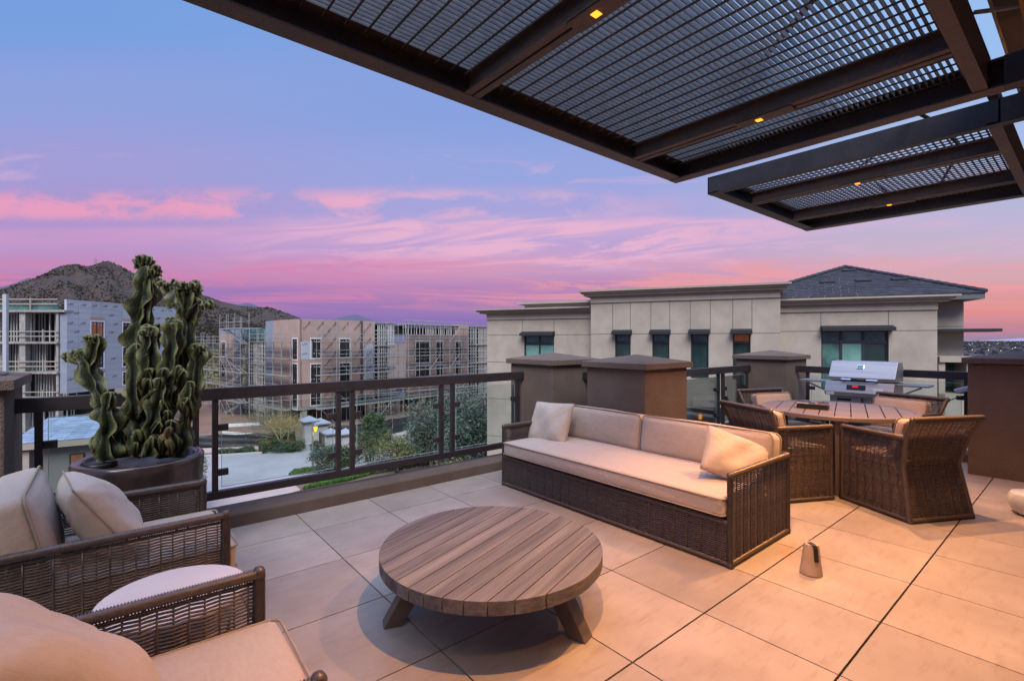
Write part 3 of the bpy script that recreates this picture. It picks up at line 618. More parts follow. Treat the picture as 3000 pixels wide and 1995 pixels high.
def rib_column(mb, spm, pts, R0, seed, ribs=5, freq=27, tip=True, taper=None):
    rng = np.random.default_rng(seed); pts = np.array(pts, float)
    R0 *= 1.22; d = np.r_[0, np.cumsum(np.linalg.norm(np.diff(pts, axis=0), axis=1))]; L = d[-1]; ns = max(8, int(L/.009)); s = np.linspace(0, L, ns)
    from_ = np.stack([np.interp(s, d, pts[:, k]) for k in range(3)], 1)
    k_ = np.ones(9)/9; pad = np.pad(from_, ((4, 4), (0, 0)), mode='edge'); cen = np.stack([np.convolve(pad[:, k], k_, 'valid') for k in range(3)], 1)
    tn = np.gradient(cen, axis=0); tn /= np.linalg.norm(tn, axis=1, keepdims=True)
    a = np.cross(tn[0], (0.3, 1, 0.1)); a /= np.linalg.norm(a); nth = ribs*8; th = np.arange(nth)*2*np.pi/nth; rp = rng.uniform(0, 6, ribs); tw = rng.uniform(-1, 1)
    V = []; crest = []
    for i in range(ns):
        a = a-tn[i]*np.dot(a, tn[i]); a /= np.linalg.norm(a); b = np.cross(tn[i], a)
        e = (L-s[i]); rr = R0*(.86+.14*math.sin(s[i]*22+seed))*(math.sqrt(max(0, 1-(max(0, 1-e/(R0*1.15)))**2)) if tip else 1)
        if s[i] < .05: rr *= .8+.2*s[i]/.05
        if taper: rr *= np.interp(s[i]/L, [0, 1], taper)
        wob = .11*math.sin(s[i]*freq+seed)+.10*math.sin(s[i]*freq*2.1+1.7*seed)
        rib = (th*ribs/(2*np.pi)); kk = np.round(rib).astype(int) % ribs; fr = np.abs(rib-np.round(rib))*2
        prof = (1-fr**.85)
        und = .78+.36*np.sin(s[i]*freq*1.25+rp[kk])
        rad = rr*(.34+.72*prof**1.5*und)+.0*th
        ang = th+tw*s[i]+wob*(.35+.65*prof)
        V.append(cen[i]+rad[:, None]*(np.cos(ang)[:, None]*a+np.sin(ang)[:, None]*b))
        if i % 4 == 0 and spm is not None and rr > R0*.35:
            for q in range(ribs):
                if rng.random() < .42: 
                    j = q*8; o = np.cos(ang[j])*a+np.sin(ang[j])*b; crest.append((V[-1][j], o+tn[i]*.3))
    f = []
    V = np.array(V); idx = np.arange(ns*nth).reshape(ns, nth); A = idx[:-1]; B = idx[1:]
    F = np.stack([A, np.roll(A, -1, 1), np.roll(B, -1, 1), B], -1).reshape(-1, 4)
    mb.add(V.reshape(-1, 3), F); mb.add(V[-1], [list(range(nth))])
    if spm is not None:
        for c, o in crest:
            for _ in range(2):
                dd = o+rng.normal(0, .55, 3); dd /= np.linalg.norm(dd); l = rng.uniform(.012, .034); w = np.cross(dd, (0, 0, 1.)); w = w/np.linalg.norm(w)*.0011; w2 = np.cross(dd, w)
                spm.add([c-w, c+w, c+w2, c+dd*l], [[0, 1, 3], [1, 2, 3], [2, 0, 3]])
    return cen[-1], tn[-1]
def cluster(mb, spm, c, n, R0, seed, spread=.05, h=.07):
    rng = np.random.default_rng(seed)
    for k in range(n):
        a = rng.uniform(0, 6.28); r = spread*math.sqrt(rng.random()); b = np.array(c)+np.array([math.cos(a)*r, math.sin(a)*r, rng.uniform(-.045, .0)])
        hh = h*rng.uniform(.6, 1.15); q = b+np.array([math.cos(a)*r*.6, math.sin(a)*r*.6, hh])
        rib_column(mb, spm, [b-np.array([0, 0, .03]), (b+q)/2, q], R0*rng.uniform(.8, 1.1), seed*7+k, ribs=5, freq=60)
def PX(x, y, d=3.12): return at(x, y, d)
def col(mb, spm, pl, R0, seed, d=3.12, ribs=6, **k): return rib_column(mb, spm, [at(p[0], p[1], p[2] if len(p) > 2 else d) for p in pl], R0, seed, ribs, **k)
D0 = 3.12
# left cactus
t = thing('cactus', 'shorter forked monstrose cactus leaning left in the pot', 'cactus', at(312, 1345, 3.02)); mb = MB(); sm = MB(); d = 3.02
col(mb, sm, [(318, 1352), (312, 1290), (322, 1235), (305, 1180)], .068, 1, d)
col(mb, sm, [(350, 1345), (352, 1290), (348, 1245)], .05, 2, d+.06)
col(mb, sm, [(288, 1330), (290, 1290), (283, 1265)], .04, 14, d)
col(mb, sm, [(305, 1190), (285, 1150), (266, 1110), (250, 1060), (240, 1020)], .060, 3, d)
col(mb, sm, [(310, 1200), (322, 1165), (318, 1142)], .042, 4, d-.02)
col(mb, sm, [(250, 1070), (228, 1045), (206, 1028)], .044, 5, d)
col(mb, sm, [(258, 1075), (275, 1040), (284, 1005), (286, 975)], .045, 6, d)
col(mb, sm, [(250, 1075), (243, 1040), (243, 1018)], .042, 9, d+.03)
cluster(mb, sm, at(283, 990, d), 6, .026, 7, .030, .045); cluster(mb, sm, at(206, 1034, d), 5, .026, 8, .028, .04); cluster(mb, sm, at(243, 1030, d), 4, .026, 18, .025, .035)
cluster(mb, sm, at(318, 1148, d), 5, .022, 28, .025, .035)
body = mb.build('stem', M_cactus, t, smooth=False, world=True); sm.build('spines', M_spine, t, world=True)
# tall cactus
t = thing('cactus', 'tall dark green monstrose cactus with crested tips against the sunset', 'cactus', at(470, 1340, 3.16)); mb = MB(); sm = MB(); d = 3.16
col(mb, sm, [(405, 1335, 3.10), (408, 1250, 3.12), (418, 1150), (410, 1060), (400, 980), (415, 900), (428, 830), (424, 775)], .078, 11, d, 5)
col(mb, sm, [(415, 950), (433, 870), (440, 820), (452, 785)], .05, 12, d, 5)
cluster(mb, sm, at(420, 762, d), 9, .027, 13, .040, .06); cluster(mb, sm, at(453, 785, d), 6, .025, 15, .030, .045)
col(mb, sm, [(480, 1345, 3.15), (478, 1250), (500, 1150), (530, 1060), (548, 970), (540, 900), (515, 840)], .07, 16, d, 5)
col(mb, sm, [(540, 930), (552, 880), (556, 840)], .062, 17, d, 6)
col(mb, sm, [(548, 940), (575, 895), (596, 876)], .05, 19, d, 5)
col(mb, sm, [(520, 900), (492, 855), (486, 828)], .052, 20, d, 5)
cluster(mb, sm, at(556, 835, d), 11, .029, 21, .060, .055); cluster(mb, sm, at(486, 822, d), 8, .026, 22, .035, .05); cluster(mb, sm, at(598, 882, d), 6, .026, 23, .035, .04)
col(mb, sm, [(520, 1345, 3.13), (535, 1260), (560, 1180), (575, 1100), (582, 1040), (585, 1005)], .062, 24, d, 5)
cluster(mb, sm, at(585, 1010, d), 6, .03, 25, .03, .04)
col(mb, sm, [(440, 1340, 3.04), (445, 1250, 3.05), (470, 1170, 3.05), (475, 1100, 3.04)], .06, 26, d, 6)
col(mb, sm, [(430, 1200, 3.10), (436, 1080, 3.06), (440, 1010, 3.06), (442, 950, 3.06)], .064, 27, d, 6)
col(mb, sm, [(490, 1180, 3.1), (500, 1060, 3.06), (508, 980, 3.05), (510, 930, 3.05)], .062, 29, d, 5)
col(mb, sm, [(545, 1240, 3.1), (553, 1160, 3.04), (556, 1110, 3.04)], .045, 30, d, 6)
col(mb, sm, [(395, 1230, 3.08), (392, 1130, 3.04), (396, 1050, 3.06), (398, 1000, 3.06)], .05, 31, d, 5)
cluster(mb, sm, at(440, 955, 3.05), 6, .03, 32, .035, .04); cluster(mb, sm, at(510, 935, 3.05), 5, .028, 33, .03, .04)
rng = np.random.default_rng(4)
for k in range(16):
    x = rng.uniform(395, 560); y = rng.uniform(1080, 1300); col(mb, sm if k % 2 else None, [(x, y+35, 3.10), (x+rng.uniform(-12, 12), y, 3.03), (x+rng.uniform(-22, 22), y-25, 3.02)], rng.uniform(.026, .04), 40+k, d, 5)
mb.build('stem', M_cactus, t, smooth=False, world=True); sm.build('spines', M_spine, t, world=True)
mb = MB()
for k in range(8):
    x = rng.uniform(385, 565); y = rng.uniform(1265, 1335); col(mb, None, [(x, y+30, 3.06), (x+rng.uniform(-9, 9), y, 2.99), (x+rng.uniform(-16, 16), y-22, 2.99)], rng.uniform(.020, .030), 70+k, d, 5)
mb.build('corky_base', M_cactusb, t, smooth=True, world=True)

# ------------------------------------------------------------------ COFFEE TABLE
def planked_disc(mb, cx, cy, Rr, z0, z1, ang, nb, gap=.004, n=14):
    ca, sa = math.cos(ang), math.sin(ang); w = 2*Rr/nb
    for k in range(nb):
        a, b = -Rr+k*w+gap/2, -Rr+(k+1)*w-gap/2
        pts = []
        vs = np.linspace(a, b, n)
        for v in vs: pts.append((math.sqrt(max(0, Rr*Rr-v*v)), v))
        for v in vs[::-1]: pts.append((-math.sqrt(max(0, Rr*Rr-v*v)), v))
        poly = [(cx+u*ca-v*sa, cy+u*sa+v*ca, z0) for u, v in pts]
        cl = []
        for p_ in poly:
            if not cl or np.linalg.norm(np.array(p_)-np.array(cl[-1])) > 1e-5: cl.append(p_)
        mb.prism(cl, (0, 0, z1-z0))
CT = (1.581, 2.087); t = thing('coffee_table', 'round weathered teak coffee table with three splayed legs', 'coffee table', (*CT, 0))
pa = gz(1000+445/2.256, 1300+940/2.256, .33); pb_ = gz(1000+1290/2.256, 1300+432/2.256, .33); CA = math.atan2(pb_[1]-pa[1], pb_[0]-pa[0])
mb = MB(); planked_disc(mb, 0, 0, .587, .268, .33, 0, 13, gap=.0055)
o = mb.build('tabletop', M_teak, t, bevel=.0015); o.rotation_euler = (0, 0, CA)
mb = MB(); mb.lathe([(.50, .245), (.50, .266)], 48); mb.build('underframe', M_leg, t)
for a in (160, -73, 44):
    a = R(a); u = np.array([math.cos(a), math.sin(a), 0]); w = np.array([-u[1], u[0], 0])
    mb = MB(); top = u*.36+np.array([0, 0, .262]); bot = u*.525
    mb.prism([top-u*.055-w*.042, top+u*.055-w*.042, bot+u*.045-w*.042, bot-u*.045-w*.042], w*.084); mb.build('leg', M_leg, t, bevel=.003)

# ------------------------------------------------------------------ SOFA
sx0, sx1, sy0, sy1 = 2.96, 3.87, 1.46, 3.75
t = thing('sofa', 'long woven brown sofa with beige cushions in front of the pillars', 'sofa', ((sx0+sx1)/2, (sy0+sy1)/2, 0)); SF = t
V3 = lambda x, y, z: np.array([x, y, z], float)
mb = MB(); wicker(mb, lambda q: V3(sx0+.012, sy0+.03, .03+q*.235), lambda q: V3(sx0+.012, sy1-.03, .03+q*.235), (-1, 0, 0), .235, sy1-sy0-.06, stake=.05); mb.build('front_weave', M_wicker, t, world=True, smooth=True)
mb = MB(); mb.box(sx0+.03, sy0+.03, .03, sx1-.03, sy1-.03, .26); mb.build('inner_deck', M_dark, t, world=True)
for yy, nm in ((sy0, -1), (sy1, 1)):
    mb = MB(); y = yy-nm*.012
    wicker(mb, lambda q: V3(sx0+.03, y, .03+q*.53), lambda q: V3(sx1-.03, y, .03+q*.53), (0, nm, 0), .53, sx1-sx0-.06, stake=.05); mb.build('arm_weave', M_wicker, t, world=True, smooth=True)
    mb = MB()
    wrap(mb, (sx0+.018, y, .575), (sx1-.018, y, .575), .021); wrap(mb, (sx0+.018, y, .0), (sx0+.018, y, .575), .019); wrap(mb, (sx1-.018, y, .0), (sx1-.018, y, .575), .019); wrap(mb, (sx0, y, .022), (sx1, y, .022), .018)
    mb.lathe([(.001, .598), (.014, .594), (.021, .580), (.021, .565)], 12, c=(sx0+.018, y, 0))
    mb.build('arm_frame', M_wicker, t, world=True, smooth=True)
mb = MB(); wrap(mb, (sx0+.018, sy0+.02, .022), (sx0+.018, sy1-.02, .022), .018, pitch=.009); wrap(mb, (sx0+.018, sy0+.02, .278), (sx0+.018, sy1-.02, .278), .018, pitch=.009); mb.build('front_frame', M_wicker, t, world=True, smooth=True)
mb = MB(); wicker(mb, lambda q: V3(sx1-.012, sy0+.03, .03+q*.53), lambda q: V3(sx1-.012, sy1-.03, .03+q*.53), (1, 0, 0), .53, sy1-sy0-.06, pitch=.016, stake=.06); wrap(mb, (sx1-.018, sy0, .575), (sx1-.018, sy1, .575), .021, pitch=.012); mb.build('back_weave', M_wicker, t, world=True, smooth=True)
cw = sy1-sy0-.075; c = ((sx0+3.68)/2+.0, (sy0+sy1)/2, .372); hx_, hy_, hz_ = (3.70-sx0)/2, cw/2, .066
mb = MB(); cushion(mb, c, hx_, hy_, hz_, .028, (.012, 0, .012), n=34, seed=2, wob=.0022); o = weld(mb.build('seat_cushion', M_fab2, t, world=True, smooth=True))
pm = MB(); piping(pm, c, hx_+.008, hy_, hz_-.014, .03); piping(pm, c, hx_+.008, hy_, -hz_+.014, .03); p_ = pm.build('piping', M_pipe, None, smooth=True); p_.data.transform(Matrix.Translation([-v for v in t.location])); p_.parent = o
for y0, y1 in ((sy0+.045, 2.63), (2.638, sy1-.045)):
    w = (y1-y0)/2; mb = MB(); cushion(mb, (0, 0, 0), .085, w, .165, .05, (.030, .006, .012), n=26, seed=int(y0*10), wob=.002); o = weld(mb.build('back_cushion', M_fab, t, smooth=True))
    o.location = Vector((3.735, (y0+y1)/2, .575))-t.location; o.rotation_euler = (0, R(9), 0)
    pm = MB()
    for sx_ in (-.072, .072):
        pr = rrect(w, .165, .05, 0, 6); pr = np.array([(sx_, a, b) for a, b, _ in pr]); pm.tube(np.vstack([pr, pr[:1]]), .0055, 6, cap=False)
    pm.build('piping', M_pipe, o, smooth=True)
pillow('throw_pillow', (3.42, 3.54, .585), .50, .44, .17, frame3((.10, -1, .04), (-1, .02, .42)), 'square beige pillow at the far end of the sofa', 3)
pillow('throw_pillow', (3.45, 1.665, .575), .47, .37, .16, frame3(RT*.90-FW*.12-V3(0, 0, .36), -FW*.72+V3(0, 0, .60)-RT*.10), 'square beige pillow leaning on the near arm of the sofa', 5)

# ------------------------------------------------------------------ ARMCHAIRS
def armchair(label, group):
    t = thing('armchair', label, 'armchair', (0, 0, 0), group=group)
    W, Dp = .74, .90; x0, x1 = -Dp, 0.0
    for s in (-1, 1):
        y = s*(W/2-.012)
        mb = MB(); wicker(mb, lambda q: V3(x0+.03, y, .03+q*.515), lambda q: V3(x1-.03, y, .03+q*.515), (0, s, 0), .515, Dp-.06, pitch=.0125, hv=.0046, amp=.0038); mb.build('arm_weave', M_wicker, t, smooth=True)
        mb = MB(); wrap(mb, (x0, y, .572), (x1-.018, y, .572), .021, n=12); wrap(mb, (x1-.018, y, 0), (x1-.018, y, .575), .021, n=12); wrap(mb, (x0+.018, y, 0), (x0+.018, y, .57), .02); wrap(mb, (x0, y, .022), (x1, y, .022), .018)
        mb.lathe([(.001, .600), (.014, .596), (.022, .582), (.0225, .560)], 14, c=(x1-.018, y, 0))
        # loose cord between rail and weave
        mb.tube([(x0+.02, y, .548), (x0+.4, y, .546), (x1-.04, y, .546)], .0042, 6)
        k = x0+.05
        while k < x1-.03: mb.tube([(k, y, .572), (k+.006, y, .545)], .0035, 5); k += .045
        mb.build('arm_frame', M_wicker, t, smooth=True)
    mb = MB(); wicker(mb, lambda q: V3(x0+.012, -W/2+.03, .03+q*.515), lambda q: V3(x0+.012, W/2-.03, .03+q*.515), (-1, 0, 0), .515, W-.06); wrap(mb, (x0+.018, -W/2, .572), (x0+.018, W/2, .572), .021); mb.build('back_weave', M_wicker, t, smooth=True)
    mb = MB(); wicker(mb, lambda q: V3(x1-.012, -W/2+.03, .03+q*.23), lambda q: V3(x1-.012, W/2-.03, .03+q*.23), (1, 0, 0), .23, W-.06); wrap(mb, (x1-.018, -W/2, .27), (x1-.018, W/2, .27), .018); wrap(mb, (x1-.018, -W/2, .022), (x1-.018, W/2, .022), .018); mb.build('front_weave', M_wicker, t, smooth=True)
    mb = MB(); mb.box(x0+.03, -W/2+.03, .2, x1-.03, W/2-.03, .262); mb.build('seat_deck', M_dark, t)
    hx_, hy_, hz_ = (Dp-.10)/2, W/2-.036, .070; c = (x1+.035-hx_, 0, .345)
    mb = MB(); cushion(mb, c, hx_, hy_, hz_, .034, (.012, 0, .022), n=30, seed=4, wob=.002); o = weld(mb.build('seat_cushion', M_fab, t, smooth=True))
    pm = MB(); piping(pm, c, hx_+.009, hy_, hz_-.012, .035); piping(pm, c, hx_+.009, hy_, -hz_+.012, .035); pm.build('piping', M_pipe, o, smooth=True)
    mb = MB(); cushion(mb, (0, 0, 0), .088, hy_, .20, .045, (.030, .004, .014), n=26, seed=9, wob=.002); o = weld(mb.build('back_cushion', M_fab, t, smooth=True)); o.location = (-.745, 0, .585); o.rotation_euler = (0, R(-13), 0)
    pm = MB()
    for sx_ in (-.076, .076):
        pr = rrect(hy_, .20, .045, 0, 6); pr = np.array([(sx_, a, b) for a, b, _ in pr]); pm.tube(np.vstack([pr, pr[:1]]), .0055, 6, cap=False)
    pm.build('piping', M_pipe, o, smooth=True)
    return t
A1 = armchair('woven brown armchair with beige cushions beside the cactus pot', 'woven lounge armchairs'); A1.location = (.442, 3.06, 0); A1.rotation_euler = (0, 0, R(.5))
A2 = dup(A1, (.422, 1.590, 0), R(-1.5), 'woven brown armchair with tan seat cushion in the near left corner')
pillow('throw_pillow', (-.03, 3.02, .585), .50, .47, .20, frame3((.12, -1, .02), (.80, .12, .52)), 'plump beige pillow on the armchair beside the cactus pot', 8)
pillow('throw_pillow', (-.135, 1.62, .618), .51, .51, .23, frame3((.30, -1, .03), (.62, .16, .72)), 'plump tan pillow on the armchair in the near left corner', 9, M_fab)
t = thing('side_table', 'round pale concrete side table between the two armchairs', 'side table', (.185, 2.265, 0))
mb = MB(); mb.lathe([(.17, 0), (.176, .01), (.160, .20), (.20, .40), (.236, .425)], 48, c=(.185, 2.265, 0)); mb.build('pedestal', M_conc, t, world=True, smooth=True)
mb = MB(); mb.lathe([(.24, .426), (.245, .432), (.245, .446), (.241, .45), (.01, .4505)], 64, c=(.185, 2.265, 0)); mb.build('tabletop', M_conc, t, world=True, smooth=False, bevel=.001)

# ------------------------------------------------------------------ DINING SET
DT = (5.70, 1.72); DR = .68
t = thing('dining_table', 'round brown slatted dining table with slab legs', 'dining table', (*DT, 0))
pa = gz(2300+500/4.716, 1040+640/4.716, .73); pb_ = gz(2300+420/4.716, 1040+825/4.716, .73); DA = math.atan2(pb_[1]-pa[1], pb_[0]-pa[0])
mb = MB(); planked_disc(mb, 0, 0, DR-.05, .700, .7285, 0, 10, gap=.010, n=10); o = mb.build('slats', M_dine, t); o.rotation_euler = (0, 0, DA)
mb = MB(); mb.lathe([(DR-.052, .6985), (DR-.005, .690), (DR, .695), (DR, .724), (DR-.004, .730), (DR-.0485, .730), (DR-.0495, .70)], 96)
mb.f = mb.f[:-2]; mb.build('rim', M_dine, t, smooth=False)
mb = MB(); mb.box(-.5, -.04, .655, .5, .04, .694); mb.box(-.04, -.5, .653, .04, .5, .6935); mb.build('underframe', M_leg, t)
for k in range(4):
    a = R(199+90*k); u = np.array([math.cos(a), math.sin(a), 0]); w = np.array([-u[1], u[0], 0]); mb = MB(); mb.obox(u*.46-w*.03, u*.16, w*.06, V3(0, 0, .69)); mb.build('leg', M_leg, t, bevel=.003)
t = thing('ashtray', 'black square ashtray with silver rim on the dining table', 'ashtray', (5.50, 1.86, .73), R(10))
mb = MB(); mb.box(-.062, -.135, 0, .062, .135, .048); mb.build('body', M_leather, t, bevel=.004)
mb = MB()
for (a, b, c_, d_) in ((-.066, -.14, -.046, -.028), (-.066, .028, -.046, .14), (.046, -.14, .066, -.028), (.046, .028, .066, .14), (-.046, -.14, .046, -.118), (-.046, .118, .046, .14)): mb.box(a, b, .0485, c_, d_, .066)
for x in (-.066, .046): mb.box(x, -.028, .0485, x+.02, .028, .052)
mb.build('rim', M_chrome, t, bevel=.004)

def dining_chair(label, group):
    t = thing('dining_chair', label, 'dining chair', (0, 0, 0), group=group)      # origin: centre of back at floor, +x forward
    Dp = .63; Wb = .61
    def bx(z): return float(np.interp(z, [0, .42, .66, .81], [0, .082, .03, -.045]))     # back profile
    def wy(z): return float(np.interp(z, [0, .42, .81], [.305, .272, .335]))
    for s in (-1, 1):
        nrm = (0, s, 0)
        mb = MB(); wicker(mb, lambda q: V3(bx(q*.62)+.015, s*wy(q*.62), .02+q*.62), lambda q: V3(Dp-.02, s*(.305-.01*q), .02+q*.62), nrm, .62, Dp-.04, pitch=.0125, stake=.04); mb.build('side_weave', M_wicker, t, smooth=True)
        mb = MB(); wrap(mb, (bx(.655), s*wy(.655), .655), (Dp-.015, s*.295, .652), .021, pitch=.008); mb.lathe([(.001, .675), (.015, .67), (.021, .655), (.021, .63)], 12, c=(Dp-.016, s*.295, 0)); mb.build('armrest', M_wicker, t, smooth=True)
        zs = np.linspace(0, .81, 60); mb = MB(); mb.tube([V3(bx(z), s*wy(z), z) for z in zs], np.where(np.arange(60) % 2 == 0, .0185, .0205), 10); mb.build('back_post', M_wicker, t, smooth=True)
        mb = MB(); wrap(mb, (Dp-.018, s*.305, 0), (Dp-.018, s*.295, .65), .018, pitch=.008); wrap(mb, (0, s*.305, .02), (Dp, s*.305, .02), .018, pitch=.008); mb.build('side_frame', M_wicker, t, smooth=True)
        mb = MB(); wicker(mb, lambda q: V3(bx(.66+q*.13), s*(wy(.66+q*.13)-.004), .66+q*.13), lambda q: V3(bx(.66+q*.13)+.05*(1-q), s*(wy(.66+q*.13)-.004), .66+q*.13), nrm, .13, .05, stake=.02); mb.build('corner_weave', M_wicker, t, smooth=True)
    for z0, z1 in ((.02, .425), (.425, .80)):
        mb = MB(); wicker(mb, lambda q: V3(bx(z0+q*(z1-z0))-.004, -wy(z0+q*(z1-z0)), z0+q*(z1-z0)), lambda q: V3(bx(z0+q*(z1-z0))-.004, wy(z0+q*(z1-z0)), z0+q*(z1-z0)), (-1, 0, .15), z1-z0, .6, pitch=.0115, stake=.043); mb.build('back_weave', M_wicker, t, smooth=True)
    mb = MB(); wrap(mb, (-.045, -.34, .81), (-.045, .34, .81), .022, pitch=.008); mb.build('top_rail', M_wicker, t, smooth=True)
    mb = MB(); wrap(mb, (0, -.305, .02), (0, .305, .02), .019, pitch=.008); mb.build('bottom_rail', M_wicker, t, smooth=True)
    for s in (-1, 1): mb = MB(); mb.lathe([(.001, .833), (.015, .829), (.0225, .815), (.0225, .79)], 12, c=(-.045, s*.336, 0)); mb.build('corner_cap', M_wicker, t, smooth=True)
    mb = MB(); wicker(mb, lambda q: V3(Dp-.012, -.29, .02+q*.36), lambda q: V3(Dp-.012, .29, .02+q*.36), (1, 0, 0), .36, .58, pitch=.016); mb.build('front_weave', M_wicker, t, smooth=True)
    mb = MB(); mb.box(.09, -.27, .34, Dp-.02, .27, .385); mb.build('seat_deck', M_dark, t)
    hx_, hy_, hz_ = .265, .262, .038; c = (.355, 0, .43); mb = MB(); cushion(mb, c, hx_, hy_, hz_, .025, (0, 0, .01), n=12, seed=3); o = weld(mb.build('seat_cushion', M_fab, t, smooth=True)); pm = MB(); piping(pm, c, hx_, hy_, hz_-.01, .03); pm.build('piping', M_pipe, o, smooth=True)
    mb = MB(); cushion(mb, (0, 0, 0), .040, .262, .160, .03, (.010, 0, .006), n=12, seed=5); o = weld(mb.build('back_cushion', M_fab, t, smooth=True)); o.location = (.150, 0, .63); o.rotation_euler = (0, R(-14), 0)
    pm = MB()
    for sx_ in (-.034, .034): pr = rrect(.262, .160, .03, 0, 4); pr = np.array([(sx_, a, b) for a, b, _ in pr]); pm.tube(np.vstack([pr, pr[:1]]), .005, 5, cap=False)
    pm.build('piping', M_pipe, o, smooth=True)
    return t
GRP = 'woven dining chairs round the table'
c1_ = dining_chair('woven dining chair with its back to the camera at the right of the table', GRP); c1_.location = (5.043, .795, 0); c1_.rotation_euler = (0, 0, R(62))
dup(c1_, (4.557, 2.08, 0), R(-27.5), 'woven dining chair half hidden behind the near end of the sofa')
dup(c1_, (6.72, 1.34, 0), R(161), 'woven dining chair on the far side of the table below the grill')
dup(c1_, (6.16, 2.63, 0), R(-112), 'woven dining chair in front of the pillar beside the grill')

# ------------------------------------------------------------------ GRILL
gx0, gx1, gy0, gy1 = 7.22, 7.62, 1.565, 2.27; ym = (gy0+gy1)/2
t = thing('grill', 'stainless steel electric grill with side shelves in front of the far railing', 'grill', (7.4, ym, 0))
mb = MB(); prof = [(gx0+.03, .912), (gx0+.02, .95), (gx0+.15, 1.150), (gx1-.04, 1.155), (gx1, 1.08), (gx1, .912)]
mb.prism([(x, gy0, z) for x, z in prof], (0, gy1-gy0, 0)); hood = mb.build('hood', M_sst, t, world=True, bevel=.006)
def sub(mbx, name, m, par, root, **k):
    o = mbx.build(name, m, None, **k); o.data.transform(Matrix.Translation([-v for v in root.location])); o.parent = par; return o
b = MB(); 
wrapm = MB(); b.tube([(gx0-.035, ym-.19, .925), (gx0-.035, ym+.19, .925)], .013, 12); b.box(gx0-.035, ym-.185, .915, gx0+.03, ym-.165, .935); b.box(gx0-.035, ym+.165, .915, gx0+.03, ym+.185, .935); hd = sub(b, 'handle', M_chrome, hood, t, smooth=False)
b = MB(); b.tube([(gx0-.035, ym-.075, .925), (gx0-.035, ym+.085, .925)], .0145, 12); sub(b, 'grip', M_leather, hood, t, smooth=True)
nb = np.array([-.2, 0, .13]); nb = nb/np.linalg.norm(nb)
cth = np.array([gx0+.105, ym+.02, 1.082]); ut = np.array([.13, 0, .2]); ut = ut/np.linalg.norm(ut)
b = MB(); b.obox(cth-ut*.028-np.array([0, .040, 0]), ut*.056, (0, .080, 0), nb*.008); sub(b, 'thermometer', M_chrome, hood, t, bevel=.003)
b = MB(); b.obox(cth-ut*.021-np.array([0, .032, 0])+nb*.0085, ut*.042, (0, .064, 0), nb*.001); sub(b, 'dial', M_paneB, hood, t)
mb = MB(); prof = [(gx0-.06, .765), (gx0-.01, .898), (gx1, .898), (gx1, .72), (gx0-.04, .72)]
mb.prism([(x, gy0, z) for x, z in prof], (0, gy1-gy0+.02, 0)); cp = mb.build('control_panel', M_sst, t, world=True, bevel=.004)
ut = np.array([.05, 0, .133]); ut /= np.linalg.norm(ut); nb = np.array([-ut[2], 0, ut[0]]); c0 = np.array([gx0-.035, ym, .832])
b = MB(); b.obox(c0-ut*.035-V3(0, .07, 0), ut*.065, (0, .20, 0), nb*.003); sub(b, 'display', M_leather, cp, t)
b = MB(); 
for k in (0, .022, .044): b.obox(c0+ut*.0-V3(0, -.01-k, 0)+nb*.0035, ut*.02, (0, .015, 0), nb*.001)
sub(b, 'digits', M_red, cp, t)
b = MB(); b.obox(c0-ut*.03-V3(0, .245, 0), ut*.03, (0, .10, 0), nb*.002); sub(b, 'badge', M_white, cp, t)
b = MB(); b.obox((gx0-.055, gy1-.09, .728), (-.003, 0, 0), (0, .09, 0), (0, 0, .034)); sub(b, 'data_plate', M_plast, cp, t)
mb = MB(); mb.box(gx0+.02, gy0+.02, .40, gx1-.02, gy1-.02, .718); bd = mb.build('body', M_sst, t, world=True)
b = MB(); b.box(gx0+.012, ym-.27, .655, gx0+.019, ym-.12, .68); b.box(gx0+.012, ym+.10, .655, gx0+.019, ym+.25, .68); sub(b, 'vents', M_dark, bd, t)
b = MB(); b.tube([(gx0+.0, ym-.02, .70), (gx0-.01, ym-.03, .62), (gx0+.0, ym-.03, .55)], .009, 8); sub(b, 'hose', M_leather, bd, t, smooth=True)
mb = MB(); mb.box(gx0+.10, ym-.15, 0.03, gx1-.05, ym+.15, .398); mb.build('pedestal', M_sst, t, world=True); mb = MB(); mb.box(gx0-.02, gy0+.02, 0, gx1, gy1-.02, .028); mb.build('base', M_sst, t, world=True)
for s, ya, yb in ((1, gy1+.02, gy1+.36), (-1, gy0-.30, gy0-.002)):
    mb = MB(); mb.box(gx0+.06, ya, .868, gx1-.04, yb, .890); mb.build('side_shelf', M_sst, t, world=True, bevel=.002)
    y_in = ya if s > 0 else yb; y_out = yb-.07 if s > 0 else ya+.07
    mb = MB(); mb.bar((gx0+.12, y_in, .74), (gx0+.12, y_out, .862), .02, .02, up=(1, 0, 0)); mb.build('shelf_brace', M_sst, t, world=True)

t = thing('outlet_cover', 'clear plastic weatherproof outlet cover hanging on the right pillar edge', 'outlet cover', (7.5, 1.0, .82))
mb = MB(); mb.box(7.60, .905, .74, 7.70, .935, .88); mb.build('back_box', M_post, t, world=True, bevel=.004)
mb = MB(); a = V3(7.60, .94, .85); mb.obox(a, (.09, 0, 0), (0, .13, -.055), (0, .03, .05)); mb.build('lid', M_plast, t, world=True, bevel=.012)
t = thing('power_cord', 'black power cord drooping from the outlet cover', 'cord', (7.5, 1.1, .6)); mb = MB()
mb.tube([(7.62, .96, .80), (7.60, 1.05, .765), (7.52, 1.16, .70), (7.45, 1.26, .66), (7.38, 1.36, .60), (7.36, 1.45, .45)], .006, 8); mb.build('cable', M_leather, t, world=True, smooth=True)

